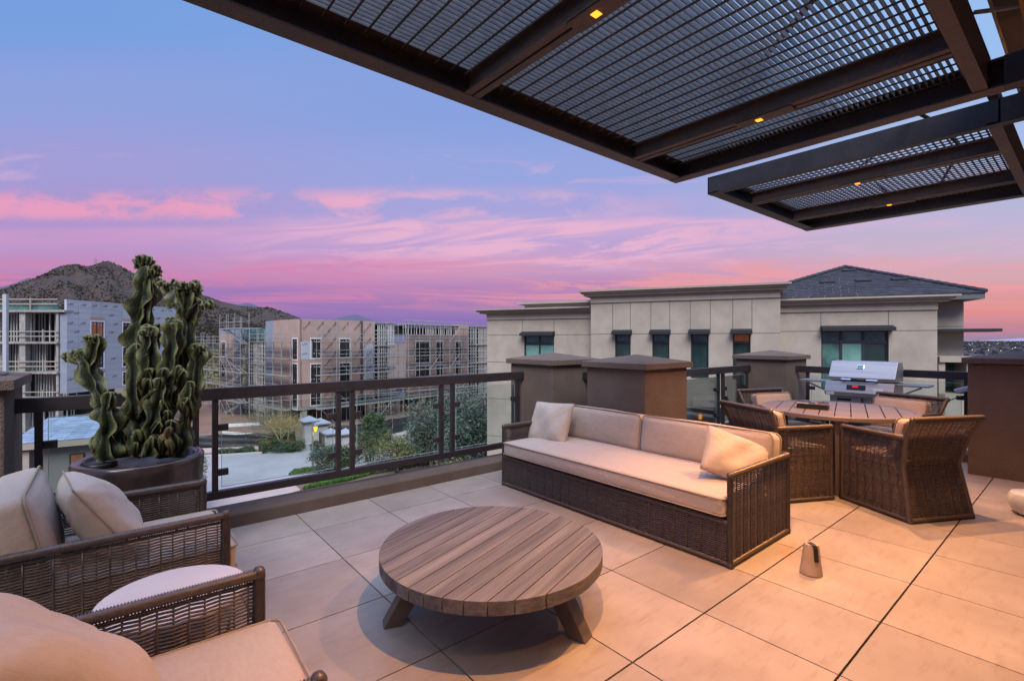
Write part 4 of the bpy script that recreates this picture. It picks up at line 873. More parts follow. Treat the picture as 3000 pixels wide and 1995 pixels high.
# concrete cone with strap, ceramic stool
t = thing('concrete_weight', 'small tapered concrete weight with black leather strap on the tiles', 'door weight', (3.293, 1.125, 0))
mb = MB(); mb.lathe([(.060, 0), (.0615, .004), (.040, .176), (.038, .180), (.001, .180)], 48); mb.build('cone', M_cone, t, smooth=False, bevel=.001).rotation_euler = (0, R(3), 0)
mb = MB(); vd = np.array([-.62, -.78, 0]); vd /= np.linalg.norm(vd); sd_ = np.array([vd[1], -vd[0], 0]); wS = .0125
path = [vd*-.020+V3(0, 0, .181), vd*-.012+V3(0, 0, .186), vd*.012+V3(0, 0, .187), vd*.034+V3(0, 0, .184), vd*.0445+V3(0, 0, .172), vd*.0545+V3(0, 0, .10), vd*.056+V3(0, 0, .092)]
sh = sd_*-.012; vv = []
for p in path: vv += [p+sd_*wS*-1, p+sd_*wS]
fs = [[2*i, 2*i+1, 2*i+3, 2*i+2] for i in range(len(path)-1)]; mb.add(vv, fs); o = mb.build('strap', M_leather, t); md = o.modifiers.new('solid', 'SOLIDIFY'); md.thickness = .003
t = thing('ceramic_stool', 'white barrel-shaped ceramic drum cut off by the right picture edge', 'stool', (5.80, .31, 0))
mb = MB(); mb.lathe([(.13, 0), (.16, .02), (.185, .075), (.192, .11), (.182, .150), (.172, .166), (.171, .169), (.02, .169)], 64, c=(5.80, .31, 0)); mb.build('drum', M_white, t, world=True, smooth=True)
# ================================================================== NEIGHBOURING APARTMENT BUILDING (beige stucco)
uA = FW*-.3955+RT*.9185; nA_ = -(FW*.9185+RT*.3955); O_A = at(1427, 997.5, 26.0); O_A[2] = 0
def sx(px, off):                        # distance along the facade of image column px on the plane offset off
    o = O_A+nA_*off-np.array([0, 0, 0]); r = FW+RT*(px-1500)/FPX
    M_ = np.array([[uA[0], -r[0]], [uA[1], -r[1]]]); s_, d_ = np.linalg.solve(M_, -(o[:2])); return s_, d_
def zz(px, py, off): return H+(997.5-py)*sx(px, off)[1]/FPX
class Fac:
    def __init__(s, off): s.off = off
    def P(s, a, o, z): return O_A+uA*a+nA_*(s.off+o)+np.array([0, 0, z])
    def blk(s, mb, a0, a1, o0, o1, z0, z1): mb.obox(s.P(a0, o0, z0), uA*(a1-a0), nA_*(o1-o0), np.array([0, 0, z1-z0]))
BT = thing('apartment_building', 'beige stucco apartment block with dark awnings and a grey hip roof', 'building', (*(O_A+uA*9-nA_*5)[:2], GR))
def wallwin(F, x0, x1, wins, ztop, dep=.22, name='wall', back=7.0, inner=None):
    """wall slab pierced by window recesses: wins = list of (px0,px1,ztop,zbot)"""
    a0, a1 = sx(x0, F.off)[0], sx(x1, F.off)[0]; mb = MB(); cur = a0
    for (p0, p1, zt, zb_) in wins:
        b0, b1 = sx(p0, F.off)[0], sx(p1, F.off)[0]
        F.blk(mb, cur, b0, -.3, 0, GR, ztop); F.blk(mb, b0, b1, -.3, 0, zt, ztop)
        z = zb_; F.blk(mb, b0, b1, -.3, 0, GR, zb_); cur = b1
    F.blk(mb, cur, a1, -.3, 0, GR, ztop)
    F.blk(mb, a0, a1, -back, -.3, GR, ztop-.02)
    mb.build(name, M_beige, BT, world=True)
    return a0, a1
def window(F, p0, p1, zt, zb_, cols, tr, awn=True, pm=(M_paneT,), awnpx=None, dep=.17):
    b0, b1 = sx(p0, F.off)[0], sx(p1, F.off)[0]; w = .055
    mb = MB(); F.blk(mb, b0, b0+w, -dep-.02, -dep+.05, zb_, zt); F.blk(mb, b1-w, b1, -dep-.02, -dep+.05, zb_, zt); F.blk(mb, b0, b1, -dep-.02, -dep+.052, zt-w, zt); F.blk(mb, b0, b1, -dep-.02, -dep+.052, zb_, zb_+w)
    F.blk(mb, b0, b1, -dep-.02, -dep+.053, tr-.05, tr+.05)
    cs = [sx(c, F.off)[0] for c in cols]
    for c in cs: F.blk(mb, c-.04, c+.04, -dep-.02, -dep+.054, zb_, zt)
    fr = mb.build('window', M_win, BT, world=True)
    edges = [b0]+cs+[b1]; k = 0
    for i in range(len(edges)-1):
        for (za, zb2) in ((tr, zt), (zb_, tr)):
            mb = MB(); F.blk(mb, edges[i], edges[i+1], -dep-.012, -dep, za, zb2); o = mb.build('pane', pm[k % len(pm)], None); o.data.transform(Matrix.Translation([-v for v in BT.location])); o.parent = fr; k += 1
    if awn:
        q0, q1 = [sx(v, F.off)[0] for v in (awnpx or (p0-5, p1+3))]; mb = MB()
        v = [F.P(a, o, z) for a in (q0, q1) for o, z in ((0, zt+.20), (.42, zt+.10), (.42, zt-.02), (0, zt-.02))]
        mb.add(v, [[0, 1, 2, 3], [7, 6, 5, 4], [0, 4, 5, 1], [1, 5, 6, 2], [2, 6, 7, 3], [3, 7, 4, 0]]); mb.build('awning', M_awn, BT, world=True)
def jointv(F, px, z0, z1, mb): a = sx(px, F.off)[0]; F.blk(mb, a-.012, a+.012, -.01, .006, z0, z1)
def cornice(F, a0, a1, zt, h, out, zf, name='cornice', ret=(.45, .45)):
    mb = MB(); F.blk(mb, a0-ret[0]*0, a1, 0, .07, zf, zt-h)
    for k, (o, z0, z1) in enumerate(((out*.55, zt-h, zt-h*.62), (out*.78, zt-h*.62, zt-h*.30), (out, zt-h*.30, zt))): F.blk(mb, a0-ret[0]*(o/out), a1+ret[1]*(o/out), -3, o, z0, z1)
    mb.build(name, M_beigeT, BT, world=True)
F0 = Fac(0.); F1 = Fac(.7)
zLt = zz(1531, 901, 0.); zL = zz(1531, 912, 0.)
jz = zz(1600, 981, 0.)
wt = zz(1578, 982.5, 0.); wb = wt-2.3
a0, a1 = wallwin(F0, 1427, 1735, [(1535, 1622.9, wt, wb)], zL)
window(F0, 1535, 1622.9, wt, wb, [1578.5], zz(1578, 1007, 0.), pm=(M_paneT, M_paneB))
zc = zz(1427, 907.7, 0.); cornice(F0, a0, a1, zc, .22, .55, zz(1427, 937.5, 0.), ret=(.55, 0))
mb = MB(); F0.blk(mb, a0+1.6, a1+.2, -3.2, -1.4, zc-.1, zc+.32); F0.blk(mb, a0+1.25, a1+.2, -3.4, -1.1, zc+.32, zc+.44); mb.build('parapet', M_beigeT, BT, world=True)
mb = MB(); F0.blk(mb, a0, a1, -.01, .006, jz-.012, jz+.012)
for px in (1531, 1622.9): jointv(F0, px, jz, zz(1427, 937.5, 0.), mb)
for py in (1060, 1166, 1275, 1380): z = zz(1427, py, 0.); F0.blk(mb, a0, a1, -.01, .006, z-.012, z+.012)
mb.build('stucco_joints', M_joint, BT, world=True)
# middle block
o1 = .7; wt1 = zz(1990, 978, o1); wb1 = wt1-1.95
W1 = [(1801.6, 1847.5), (1910.7, 1961), (2024, 2076), (2146.8, 2199)]
m0, m1 = wallwin(F1, 1731, 2286, [(a, b, wt1, wb1) for a, b in W1], zz(1731, 872, o1))
for k, (a, b) in enumerate(W1): window(F1, a, b, wt1, wb1, [], zz(1990, 1003, o1), pm=(M_paneT, M_paneD) if k < 3 else (M_warmp, M_paneD), awnpx=(a-6, b+4))
zc1 = zz(1731, 853, o1); zf1 = zz(1731, 888.5, o1); cornice(F1, m0, m1, zc1, .26, .5, zf1, ret=(.5, .35))
mb = MB(); jz1 = zz(1990, 977.5, o1); F1.blk(mb, m0, m1, -.01, .006, jz1-.012, jz1+.012)
for px in (1795, 1846.8, 1906.8, 1962.3, 2022.4, 2081, 2146.8, 2203): jointv(F1, px, jz1, zf1, mb)
for z in (jz1-3.3, jz1-6.6): F1.blk(mb, m0, m1, -.01, .006, z-.012, z+.012)
mb.build('stucco_joints', M_joint, BT, world=True)
for k, (a, b) in enumerate(W1): 
    pass
# right block
wt2 = zz(2505, 968, 0.); wb2 = wt2-2.4
r0, r1 = wallwin(F0, 2270, 2746, [(2406, 2603.7, wt2, wb2)], zz(2746, 885, 0.), name='wall')
window(F0, 2406, 2603.7, wt2, wb2, [2466, 2531.5], zz(2505, 1001.7, 0.), pm=(M_paneT, M_paneT, M_paneT, M_paneB, M_paneT, M_paneD), awnpx=(2404, 2616))
zc2 = zz(2746, 865.5, 0.); zf2 = zz(2746, 907, 0.); cornice(F0, r0, r1, zc2, .24, .5, zf2, ret=(0, .55))
mb = MB(); jz2 = zz(2500, 969.5, 0.); F0.blk(mb, r0, r1, -.01, .006, jz2-.012, jz2+.012)
for px in (2405, 2603): jointv(F0, px, jz2, zf2, mb)
mb.build('stucco_joints', M_joint, BT, world=True)
F3 = Fac(-2.0); q0, q1 = sx(2700, -2.)[0], sx(2823.5, -2.)[0]; ze = zz(2823, 862, -2.)
mb = MB(); F3.blk(mb, q0-3, q1, -6, 0, GR, ze); mb.build('rear_wing', M_beige, BT, world=True)
mb = MB(); z = zz(2800, 969, -2.); F3.blk(mb, q0, q1+.75, 0, 1.1, z-.06, z+.06); mb.build('slab_awning', M_awn, BT, world=True)
mb = MB(); F3.blk(mb, q0, q1+.0, -.01, .006, z+.16, z+.185); mb.build('stucco_joints', M_joint, BT, world=True)
# hip roof
e0, e1 = sx(2150, -.9)[0], sx(2890, -.9)[0]; zev = zz(2890, 856, -.9); FR = Fac(-.9)
sa, da = sx(2475.8, -6.5); zap = H+(997.5-783.9)*da/FPX; oa = -5.6
mb = MB(); rs = 22
LFc = FR.P(e0, 0, zev); RFc = FR.P(e1, 0, zev); AP = FR.P(sa, oa, zap); RB = FR.P(e1, -13, zev); AP2 = FR.P(sa, oa-2.5, zap); LB = FR.P(e0, -13, zev)
def shingle(pa, pb, pc, pd, n):          # courses from eave edge pa-pb up to ridge pd-pc
    for k in range(n):
        f0, f1 = k/n, (k+1.06)/n; f1 = min(1, f1); l0, r0_ = pa+(pd-pa)*f0, pb+(pc-pb)*f0; l1, r1_ = pa+(pd-pa)*f1, pb+(pc-pb)*f1
        L_ = np.linalg.norm(r0_-l0); m_ = max(1, int(L_/.55)); up = np.array([0, 0, .035])
        for j in range(m_):
            s0, s1 = j/m_, (j+.985)/m_; v = [l0+(r0_-l0)*s0+up, l0+(r0_-l0)*s1+up, l1+(r1_-l1)*s1+up*.1, l1+(r1_-l1)*s0+up*.1]
            mb.add(v+[v[0]-up*1.4, v[1]-up*1.4], [[0, 1, 2, 3], [4, 5, 1, 0]])
shingle(LFc, RFc, AP, AP, 20); shingle(RFc, RB, AP2, AP, 16); shingle(LB, LFc, AP, AP2, 16)
mb.build('roof_tiles', M_roof, BT, world=True)
mb = MB()
for p, q in ((LFc, AP), (RFc, AP), (AP, AP2)): mb.tube([p+(q-p)*t_+np.array([0, 0, .05]) for t_ in np.linspace(0, 1, 40)], np.where(np.arange(40) % 2 == 0, .08, .10), 6)
mb.build('ridge_caps', M_roof, BT, world=True)
mb = MB(); FR.blk(mb, e0, e1-.02, -13, -.05, zev-.24, zev-.012); mb.build('fascia', M_fascia, BT, world=True)
for (px, py) in ((2425, 831.5), (2531, 827), (2638, 823), (2490, 797)):
    # roof vents lie on the front slope
    r = ray(px, py); n_ = np.cross(RFc-LFc, AP-LFc); n_ /= np.linalg.norm(n_); n_ = n_ if n_[2] > 0 else -n_
    d_ = np.dot(LFc-CAMP, n_)/np.dot(r, n_); p = CAMP+r*d_; up_ = np.cross(n_, uA); up_ = up_ if up_[2] > 0 else -up_
    mb = MB(); mb.obox(p-uA*.28+n_*.03, uA*.56, up_*.30, n_*.06); mb.build('roof_vent', M_awn, BT, world=True)
# lower storeys seen through the glass
F1b = Fac(.7)
for k, (p0, p1) in enumerate(((1801.6, 1847.5), (1910.7, 1961), (2024, 2076), (2146.8, 2199))): pass
TE = thing('terrace_balcony', 'pale balcony with glass front on the neighbouring block, seen below the rail', 'balcony', (*(O_A+uA*13+nA_*1)[:2], -3))
mb = MB(); b0, b1 = sx(2030, 2.4)[0], sx(2135, 2.4)[0]; FB = Fac(2.4); FB.blk(mb, b0, b1, -1.6, 0, -3.4, -3.1); FB.blk(mb, b0, b1, -1.6, 0, -1.25, -.95); FB.blk(mb, b1-.25, b1, -1.6, 0, -9, -.95); mb.build('frame', M_beigeT, TE, world=True)
mb = MB(); FB.blk(mb, b0, b1-.25, -.06, -.03, -3.1, -2.1); mb.build('glass_front', M_paneT, TE, world=True)
mb = MB(); FB.blk(mb, b0, b1-.25, -1.58, -1.5, -3.1, -1.25); mb.build('back_wall', M_beige, TE, world=True)
mb = MB(); a = sx(2052, 1.0)[0]; Fl = Fac(1.0); Fl.blk(mb, a-.06, a+.06, 0, .08, -1.95, -1.75); mb.build('wall_lamp', M_lamp, TE, world=True)
TE = thing('terrace_balcony', 'pale balcony and parapet of the neighbouring block right of the grill', 'balcony', (*(O_A+uA*19+nA_*1)[:2], -3))
FB = Fac(-.6); b0, b1 = sx(2750, -.6)[0], sx(2862, -.6)[0]; mb = MB()
FB.blk(mb, b0, b1, -1.4, 0, -3.6, zz(2800, 1155, -.6)); FB.blk(mb, b0, b1+.1, -1.5, .1, zz(2800, 1052, -.6)-.12, zz(2800, 1052, -.6)+.1); FB.blk(mb, b0, b0+.2, -1.4, 0, -3.6, zz(2800, 1052, -.6)); FB.blk(mb, b1-.3, b1, -1.4, 0, -9, zz(2800, 1052, -.6)); mb.build('frame', M_beigeT, TE, world=True)
mb = MB(); FB.blk(mb, b0+.2, b1-.3, -1.2, -1.15, zz(2800, 1140, -.6), zz(2800, 1060, -.6)); mb.build('window', M_paneT, TE, world=True)

# ================================================================== CONSTRUCTION SITE
TXT = {}
def text_faces(s, size):
    if (s, size) in TXT: return TXT[(s, size)]
    cu = bpy.data.curves.new('t', 'FONT'); cu.body = s; cu.size = size; cu.align_x = 'CENTER'; cu.resolution_u = 1
    o = bpy.data.objects.new('t', cu); COL.objects.link(o); dg = bpy.context.evaluated_depsgraph_get(); me = o.evaluated_get(dg).to_mesh()
    v = np.array([list(q.co) for q in me.vertices]); f = [list(p.vertices) for p in me.polygons]; o.evaluated_get(dg).to_mesh_clear()
    bpy.data.objects.remove(o); bpy.data.curves.remove(cu); TXT[(s, size)] = (v, f); return v, f
def put_text(mb, s, size, c, u, n, ang=0., sk=0.):
    v, f = text_faces(s, size)
    if not len(v): return
    ca, sa_ = math.cos(ang), math.sin(ang); x = v[:, 0]+sk*v[:, 1]; y = v[:, 1]
    X = x*ca-y*sa_; Y = x*sa_+y*ca; mb.add(np.array(c)+X[:, None]*u+Y[:, None]*np.array([0, 0, 1.])+n*.02, f)
class Fr:
    def __init__(s, o, u, n): s.o = np.array(o, float); s.o[2] = 0; s.u = u; s.n = n
    def P(s, a, o, z): return s.o+s.u*a+s.n*o+np.array([0, 0, z])
    def blk(s, mb, a0, a1, o0, o1, z0, z1): mb.obox(s.P(a0, o0, z0), s.u*(a1-a0), s.n*(o1-o0), np.array([0, 0, z1-z0]))
    def s(s, px, off=0.):
        pass
    def sd(s, px, off=0.):
        o = s.o+s.n*off; r = FW+RT*(px-1500)/FPX; M_ = np.array([[s.u[0], -r[0]], [s.u[1], -r[1]]]); return np.linalg.solve(M_, -(o[:2]))
    def a(s, px, off=0.): return float(s.sd(px, off)[0])
    def z(s, px, py, off=0.): return H+(997.5-py)*float(s.sd(px, off)[1])/FPX
def cwall(F, root, a0, a1, z0, z1, wins, m, name='wall', th=.25):
    """sheathed wall with real openings; wins (a0,a1,z0,z1)"""
    mb = MB(); xs = sorted(set([a0, a1]+[w[0] for w in wins]+[w[1] for w in wins])); zs = sorted(set([z0, z1]+[w[2] for w in wins]+[w[3] for w in wins]))
    for i in range(len(xs)-1):
        for j in range(len(zs)-1):
            cx_, cz = (xs[i]+xs[i+1])/2, (zs[j]+zs[j+1])/2
            if any(w[0] < cx_ < w[1] and w[2] < cz < w[3] for w in wins): continue
            F.blk(mb, xs[i], xs[i+1], -th, 0, zs[j], zs[j+1])
    return mb.build(name, m, root, world=True)
def cwindow(F, root, a0, a1, z0, z1, wt=.09, mull=1, trans=True, pmat=None, stickers=True):
    mb = MB()
    for q in ((a0-wt, a1+wt, z1, z1+wt*1.6), (a0-wt, a1+wt, z0-wt*1.6, z0), (a0-wt, a0, z0, z1), (a1, a1+wt, z0, z1)): F.blk(mb, q[0], q[1], -.05, .03, q[2], q[3])
    fr = mb.build('window', M_wht, root, world=True); mb = MB()
    F.blk(mb, a0, a1, -.16, -.12, z0, z1); o = mb.build('pane', pmat or M_paneC, None); o.data.transform(Matrix.Translation([-v for v in root.location])); o.parent = fr
    mb = MB(); w = .05
    for q in ((a0, a1, z1-w, z1), (a0, a1, z0, z0+w), (a0, a0+w, z0, z1), (a1-w, a1, z0, z1)): F.blk(mb, q[0], q[1], -.13, -.07, q[2], q[3])
    for k in range(mull): c = a0+(a1-a0)*(k+1)/(mull+1); F.blk(mb, c-.04, c+.04, -.13, -.075, z0, z1)
    if trans: zt_ = z0+(z1-z0)*.34; F.blk(mb, a0, a1, -.13, -.072, zt_-.03, zt_+.03)
    o = mb.build('frame', M_win, None); o.data.transform(Matrix.Translation([-v for v in root.location])); o.parent = fr
    if stickers:
        mb = MB(); m_ = (mull+1)*2
        for k in range(m_): c = a0+(a1-a0)*(k+.5)/m_; F.blk(mb, c-.04, c+.05, -.118, -.112, z1-.32, z1-.18); F.blk(mb, c-.05, c+.05, -.118, -.112, z0+.5, z0+.62)
        o = mb.build('stickers', M_wht, None); o.data.transform(Matrix.Translation([-v for v in root.location])); o.parent = fr

# ---- grey sheathed block on the left
uE = FW*.991+RT*.135; uE /= np.linalg.norm(uE); nE = np.cross(uE, [0, 0, 1.]); O_E = at(195, 997.5, 50.)
if np.dot(nE, -O_E) < 0: nE = -nE
FE = Fr(O_E, uE, nE)
EX = thing('unfinished_building', 'unfinished block with grey printed sheathing and open concrete floors at the left', 'building', (*O_E[:2], GR))
wins = []
cols = [(FE.a(267), FE.a(304)), (FE.a(360), FE.a(392))]
zr_ = [(FE.z(285, 1004), FE.z(285, 943)), (FE.z(285, 1077), FE.z(285, 1020)), (FE.z(285, 1134), FE.z(285, 1096))]
ztopE = FE.z(195, 877); zbE = FE.z(195, 1153)
for (x0, x1) in cols:
    for z0, z1 in zr_: wins.append((x0, x1, z0, z1))
cwall(FE, EX, 0, 14, zbE, ztopE, wins, M_exp, 'sheathed_wall')
for k, w in enumerate(wins): cwindow(FE, EX, *w, pmat=M_warmp if k == 0 else M_paneC)
for (x0, x1) in cols:
    for z0, z1 in zr_: mb = MB(); FE.blk(mb, x0-.1, x1+.1, .0, .02, z1+.16, z1+.52); mb.build('header_board', M_brown, EX, world=True)
mb = MB(); rng = np.random.default_rng(12)
for r_ in range(9):
    z = ztopE-.55-r_*.98; a = .35+(r_ % 2)*.6
    while a < 13:
        if not any(w[0]-.7 < a < w[1]+.7 and w[2]-.3 < z < w[3]+.7 for w in wins): put_text(mb, 'eXP', .34, FE.P(a, 0, z+rng.uniform(-.05, .05)), uE if np.dot(uE, RT) > 0 else uE, nE, 0, .3)
        a += 1.25+rng.uniform(-.12, .12)
mb.build('printed_marks', M_ink, EX, world=True)
mb = MB()
for z in np.arange(zbE+.4, ztopE, .61): FE.blk(mb, .02, 13.9, .0, .004, z-.008, z+.008)
for a in np.arange(1.22, 13, 2.44): FE.blk(mb, a-.01, a+.01, 0, .006, zbE, ztopE)
mb.build('sheathing_seams', M_expD, EX, world=True)
# return face and open frame (faces the camera)
uL = -RT.copy(); nL = -FW.copy(); FL = Fr(at(195, 997.5, 50.), uL, nL)
cwall(FL, EX, .02, .68, zbE, ztopE-1.5, [], M_expD, 'return_wall', th=.2)
zsl = [4.55, 1.31, -1.77, -4.9, -8.0]; aw = 9.5
for z in zsl: mb = MB(); FL.blk(mb, -.1 if z > 4 else .68, aw, -7, .35, z-.22, z); mb.build('floor_slab', M_slab, EX, world=True)
for k, a in enumerate((.75, 4.15, 8.2)):
    mb = MB(); FL.blk(mb, a, a+.62 if k else a+.25, -.45, .1, GR, zsl[0]-.22); mb.build('column', M_slab, EX, world=True)
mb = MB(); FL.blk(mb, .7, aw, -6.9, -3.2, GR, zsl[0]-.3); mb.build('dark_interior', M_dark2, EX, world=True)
mb = MB(); rng = np.random.default_rng(3)
for i in range(len(zsl)-1):
    a = 1.0
    while a < aw: 
        if rng.random() < .86: FL.blk(mb, a, a+.07, -1.25, -1.13, zsl[i+1], zsl[i]-.22)
        if rng.random() < .5: FL.blk(mb, a+.2, a+.25, -2.6, -2.5, zsl[i+1], zsl[i]-.22)
        a += .30+(.75 if rng.random() < .06 else 0)
mb.build('stud_walls', M_stud, EX, world=True)
mb = MB()
for z in zsl[:4]:
    for h_ in ((.55, 1.05) if z < 4 else (.6, 1.1)): FL.blk(mb, .7, aw, .22, .27, z+h_-.06, z+h_+.04)
    for a in ((2.1, 5.9, 8.9) if z < 4 else (3.4, 7.0)): FL.blk(mb, a, a+.09, .20, .32, z, z+1.25)
mb.build('timber_guardrails', M_wood, EX, world=True)
mb = MB(); FL.blk(mb, .7, aw, .10, .12, zsl[0]+.02, zsl[0]+.75); mb.build('netting', M_paneT, EX, world=True)
t = thing('sheathed_wall_end', 'narrow pale sheathed wall end just right of the left edge', 'wall', at(12, 997, 47)*[1, 1, 0]+[0, 0, GR]); mb = MB(); p = at(7, 997, 47.); p[2] = GR; mb.obox(p, RT*.36, FW*.25, V3(0, 0, 14.9)); mb.build('panel', M_exp, t, world=True)

# ---- brown sheathed block in the middle
uB = FW*.7735+RT*.6338; nB_ = FW*-.6338+RT*.7735; O_B = at(880, 997.5, 59.); FBk = Fr(O_B, uB, nB_)
BB = thing('unfinished_building', 'unfinished block with brown printed sheathing behind scaffolding in the middle', 'building', (*O_B[:2], GR))
ztB = FBk.z(880, 934); zb0 = -6.7
rows = [(-.75, 1.6), (-3.95, -1.55), (-7.15, -4.9)]
w1 = [(FBk.a(a), FBk.a(b)) for a, b in ((910.6, 939.6), (995.6, 1024.6))]
aS = FBk.a(1098)
wins = [(a, b, z0, z1) for a, b in w1 for z0, z1 in rows[:2]]+[(a, b, -6.6, -4.9) for a, b in w1]
cwall(FBk, BB, 0, aS, zb0, ztB, wins, M_brown, 'sheathed_wall')
for w in wins: cwindow(FBk, BB, *w)
mb = MB(); rng = np.random.default_rng(6)
for r_ in range(11):
    z = ztB-.9-r_*.95; a = .9+(r_ % 2)*.9
    while a < aS-.6:
        if not any(w[0]-.8 < a < w[1]+.8 and w[2]-.7 < z < w[3]+.8 for w in wins): put_text(mb, 'Omega', .48, FBk.P(a, 0, z), uB, nB_, R(52), .1)
        a += 1.75
mb.build('printed_marks', M_ink2, BB, world=True)
mb = MB(); a = FBk.a(1059); FBk.blk(mb, a-.22, a+.22, 0, .012, zb0, ztB); mb.build('dark_strip', mat('dark_brown_strip', (.11, .07, .065), rough=.9), BB, world=True)
mb = MB(); FBk.blk(mb, .03, 1.5, 0, .014, -.9, 1.3); mb.build('grey_patch', M_exp, BB, world=True)
mb = MB(); FBk.blk(mb, FBk.a(1064), FBk.a(1096), 0, .014, -3.8, .9); mb.build('grey_patch', M_exp, BB, world=True)
mb = MB(); put_text(mb, 'eXP', .4, FBk.P(.5, .0, .85), uB, nB_, 0, .3); put_text(mb, 'eXP', .4, FBk.P(.5, .0, -.35), uB, nB_, 0, .3); put_text(mb, 'eXP', .4, FBk.P(FBk.a(1080), .0, -1.5), uB, nB_, 0, .3); mb.build('patch_marks', M_ink, BB, world=True)
# open stud bay right of it, then second wing
def openbay(F, root, a0, a1, z0, z1, nm='open_bay', dz=3.2, seed=1, off=0):
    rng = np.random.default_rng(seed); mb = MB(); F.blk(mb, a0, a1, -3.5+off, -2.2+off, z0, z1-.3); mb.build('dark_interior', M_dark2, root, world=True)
    z = z1
    while z > z0: mb = MB(); F.blk(mb, a0, a1, -2.2+off, off, z-.2, z); mb.build('floor_slab', M_slab, root, world=True); z -= dz
    mb = MB(); a = a0
    while a < a1: F.blk(mb, a, a+.07, -.25+off, -.15+off, z0, z1+(.0)); a += rng.choice([.3, .3, .42, .6])
    for z in np.arange(z0, z1, 1.07): F.blk(mb, a0, a1, -.20+off, -.14+off, z, z+.07)
    mb.build('stud_walls', M_stud, root, world=True)
aO = FBk.a(1160); openbay(FBk, BB, aS, aO, GR, FBk.z(1098, 942.5), seed=2)
openbay(FBk, BB, aO, FBk.a(1192), GR, FBk.z(1098, 951), seed=3, off=-4)
aW0, aW1 = FBk.a(1192), FBk.a(1370); zW = FBk.z(1192, 981)
w2 = [(FBk.a(a), FBk.a(b)) for a, b in ((1218, 1258), (1278, 1297), (1334.6, 1350))]
wins = []
for (a, b), (dz0, dz1) in zip(w2, ((0, 0), (0, .2), (0, 0))):
    for z0, z1 in ((-1.9, 1.3), (-5.3, -2.4)): wins.append((a, b, z0, z1))
cwall(FBk, BB, aW0, aW1, zb0, zW, wins, M_brown, 'sheathed_wall')
for w in wins: cwindow(FBk, BB, *w, mull=3 if w[1]-w[0] > 2 else 1)
openbay(FBk, BB, aW0, aW1-2, zW, FBk.z(1192, 947), seed=4, off=-.1, dz=9)
openbay(FBk, BB, aW1, FBk.a(1427)+6, GR, FBk.z(1370, 952), seed=5, off=-1.)
mb = MB(); FBk.blk(mb, aW1-2, aW1, -3, 0, zW, FBk.z(1370, 952)); FBk.blk(mb, aW1, aW1+1.2, -3, -.9, zb0, FBk.z(1370, 952)); mb.build('corner_panel', M_brown, BB, world=True)
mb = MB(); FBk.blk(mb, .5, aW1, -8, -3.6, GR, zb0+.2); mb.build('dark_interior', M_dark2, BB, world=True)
for k in range(7):
    a = .3+k*(aW1-.6)/6; mb = MB(); FBk.blk(mb, a, a+.6, -.7, -.1, GR, zb0); mb.build('column', M_slab, BB, world=True)
mb = MB(); FBk.blk(mb, 0, aW1, -8, -.02, zb0-.4, zb0-.01); mb.build('podium_slab', M_slab, BB, world=True)
# left face
uC = FW*.6338-RT*.7735; nC = -(FW*.7735+RT*.6338); FC = Fr(O_B, uC, nC)
wl = [(FC.a(871), FC.a(857)), (FC.a(803), FC.a(794))]
wins = [(a, b, z0, z1) for a, b in wl for z0, z1 in ((-.9, 1.6), (-4.1, -1.5), (-7.0, -4.9))]
cC = FC.a(802); cD = FC.a(778)
cwall(FC, BB, .0, cC, zb0, ztB-.01, [w for w in wins if w[1] < cC+.1], M_brown, 'sheathed_wall'); 
for w in [w for w in wins if w[1] < cC+.1]: cwindow(FC, BB, *w, mull=0)
cwall(FC, BB, cC, cD, zb0, ztB-.05, [], M_expD, 'grey_wall')
openbay(FC, BB, cD, FC.a(705), GR, ztB-2.6, seed=7, off=-.3)
mb = MB(); FC.blk(mb, cD, FC.a(712), -.2, -.1, ztB-2.5, ztB-1.0); mb.build('netting', M_paneT, BB, world=True)
cwall(FC, BB, FC.a(705), FC.a(690), GR, ztB-1.2, [], M_expD, 'grey_wall')
wins = [(FC.a(660), FC.a(650), z0, z1) for z0, z1 in ((-.9, 1.2), (-4.1, -2.0))]
cwall(FC, BB, FC.a(690), FC.a(642), GR, ztB-1.6, wins, M_brown, 'sheathed_wall')
for w in wins: cwindow(FC, BB, *w, mull=0)
mb = MB(); FC.blk(mb, FC.a(705), FC.a(642), -3, .02, ztB-1.6, ztB-.75); mb.build('blue_parapet', M_expD, BB, world=True)
mb = MB(); FC.blk(mb, 0.1, FC.a(650), -8, -3.6, GR, ztB-3); mb.build('dark_interior', M_dark2, BB, world=True)

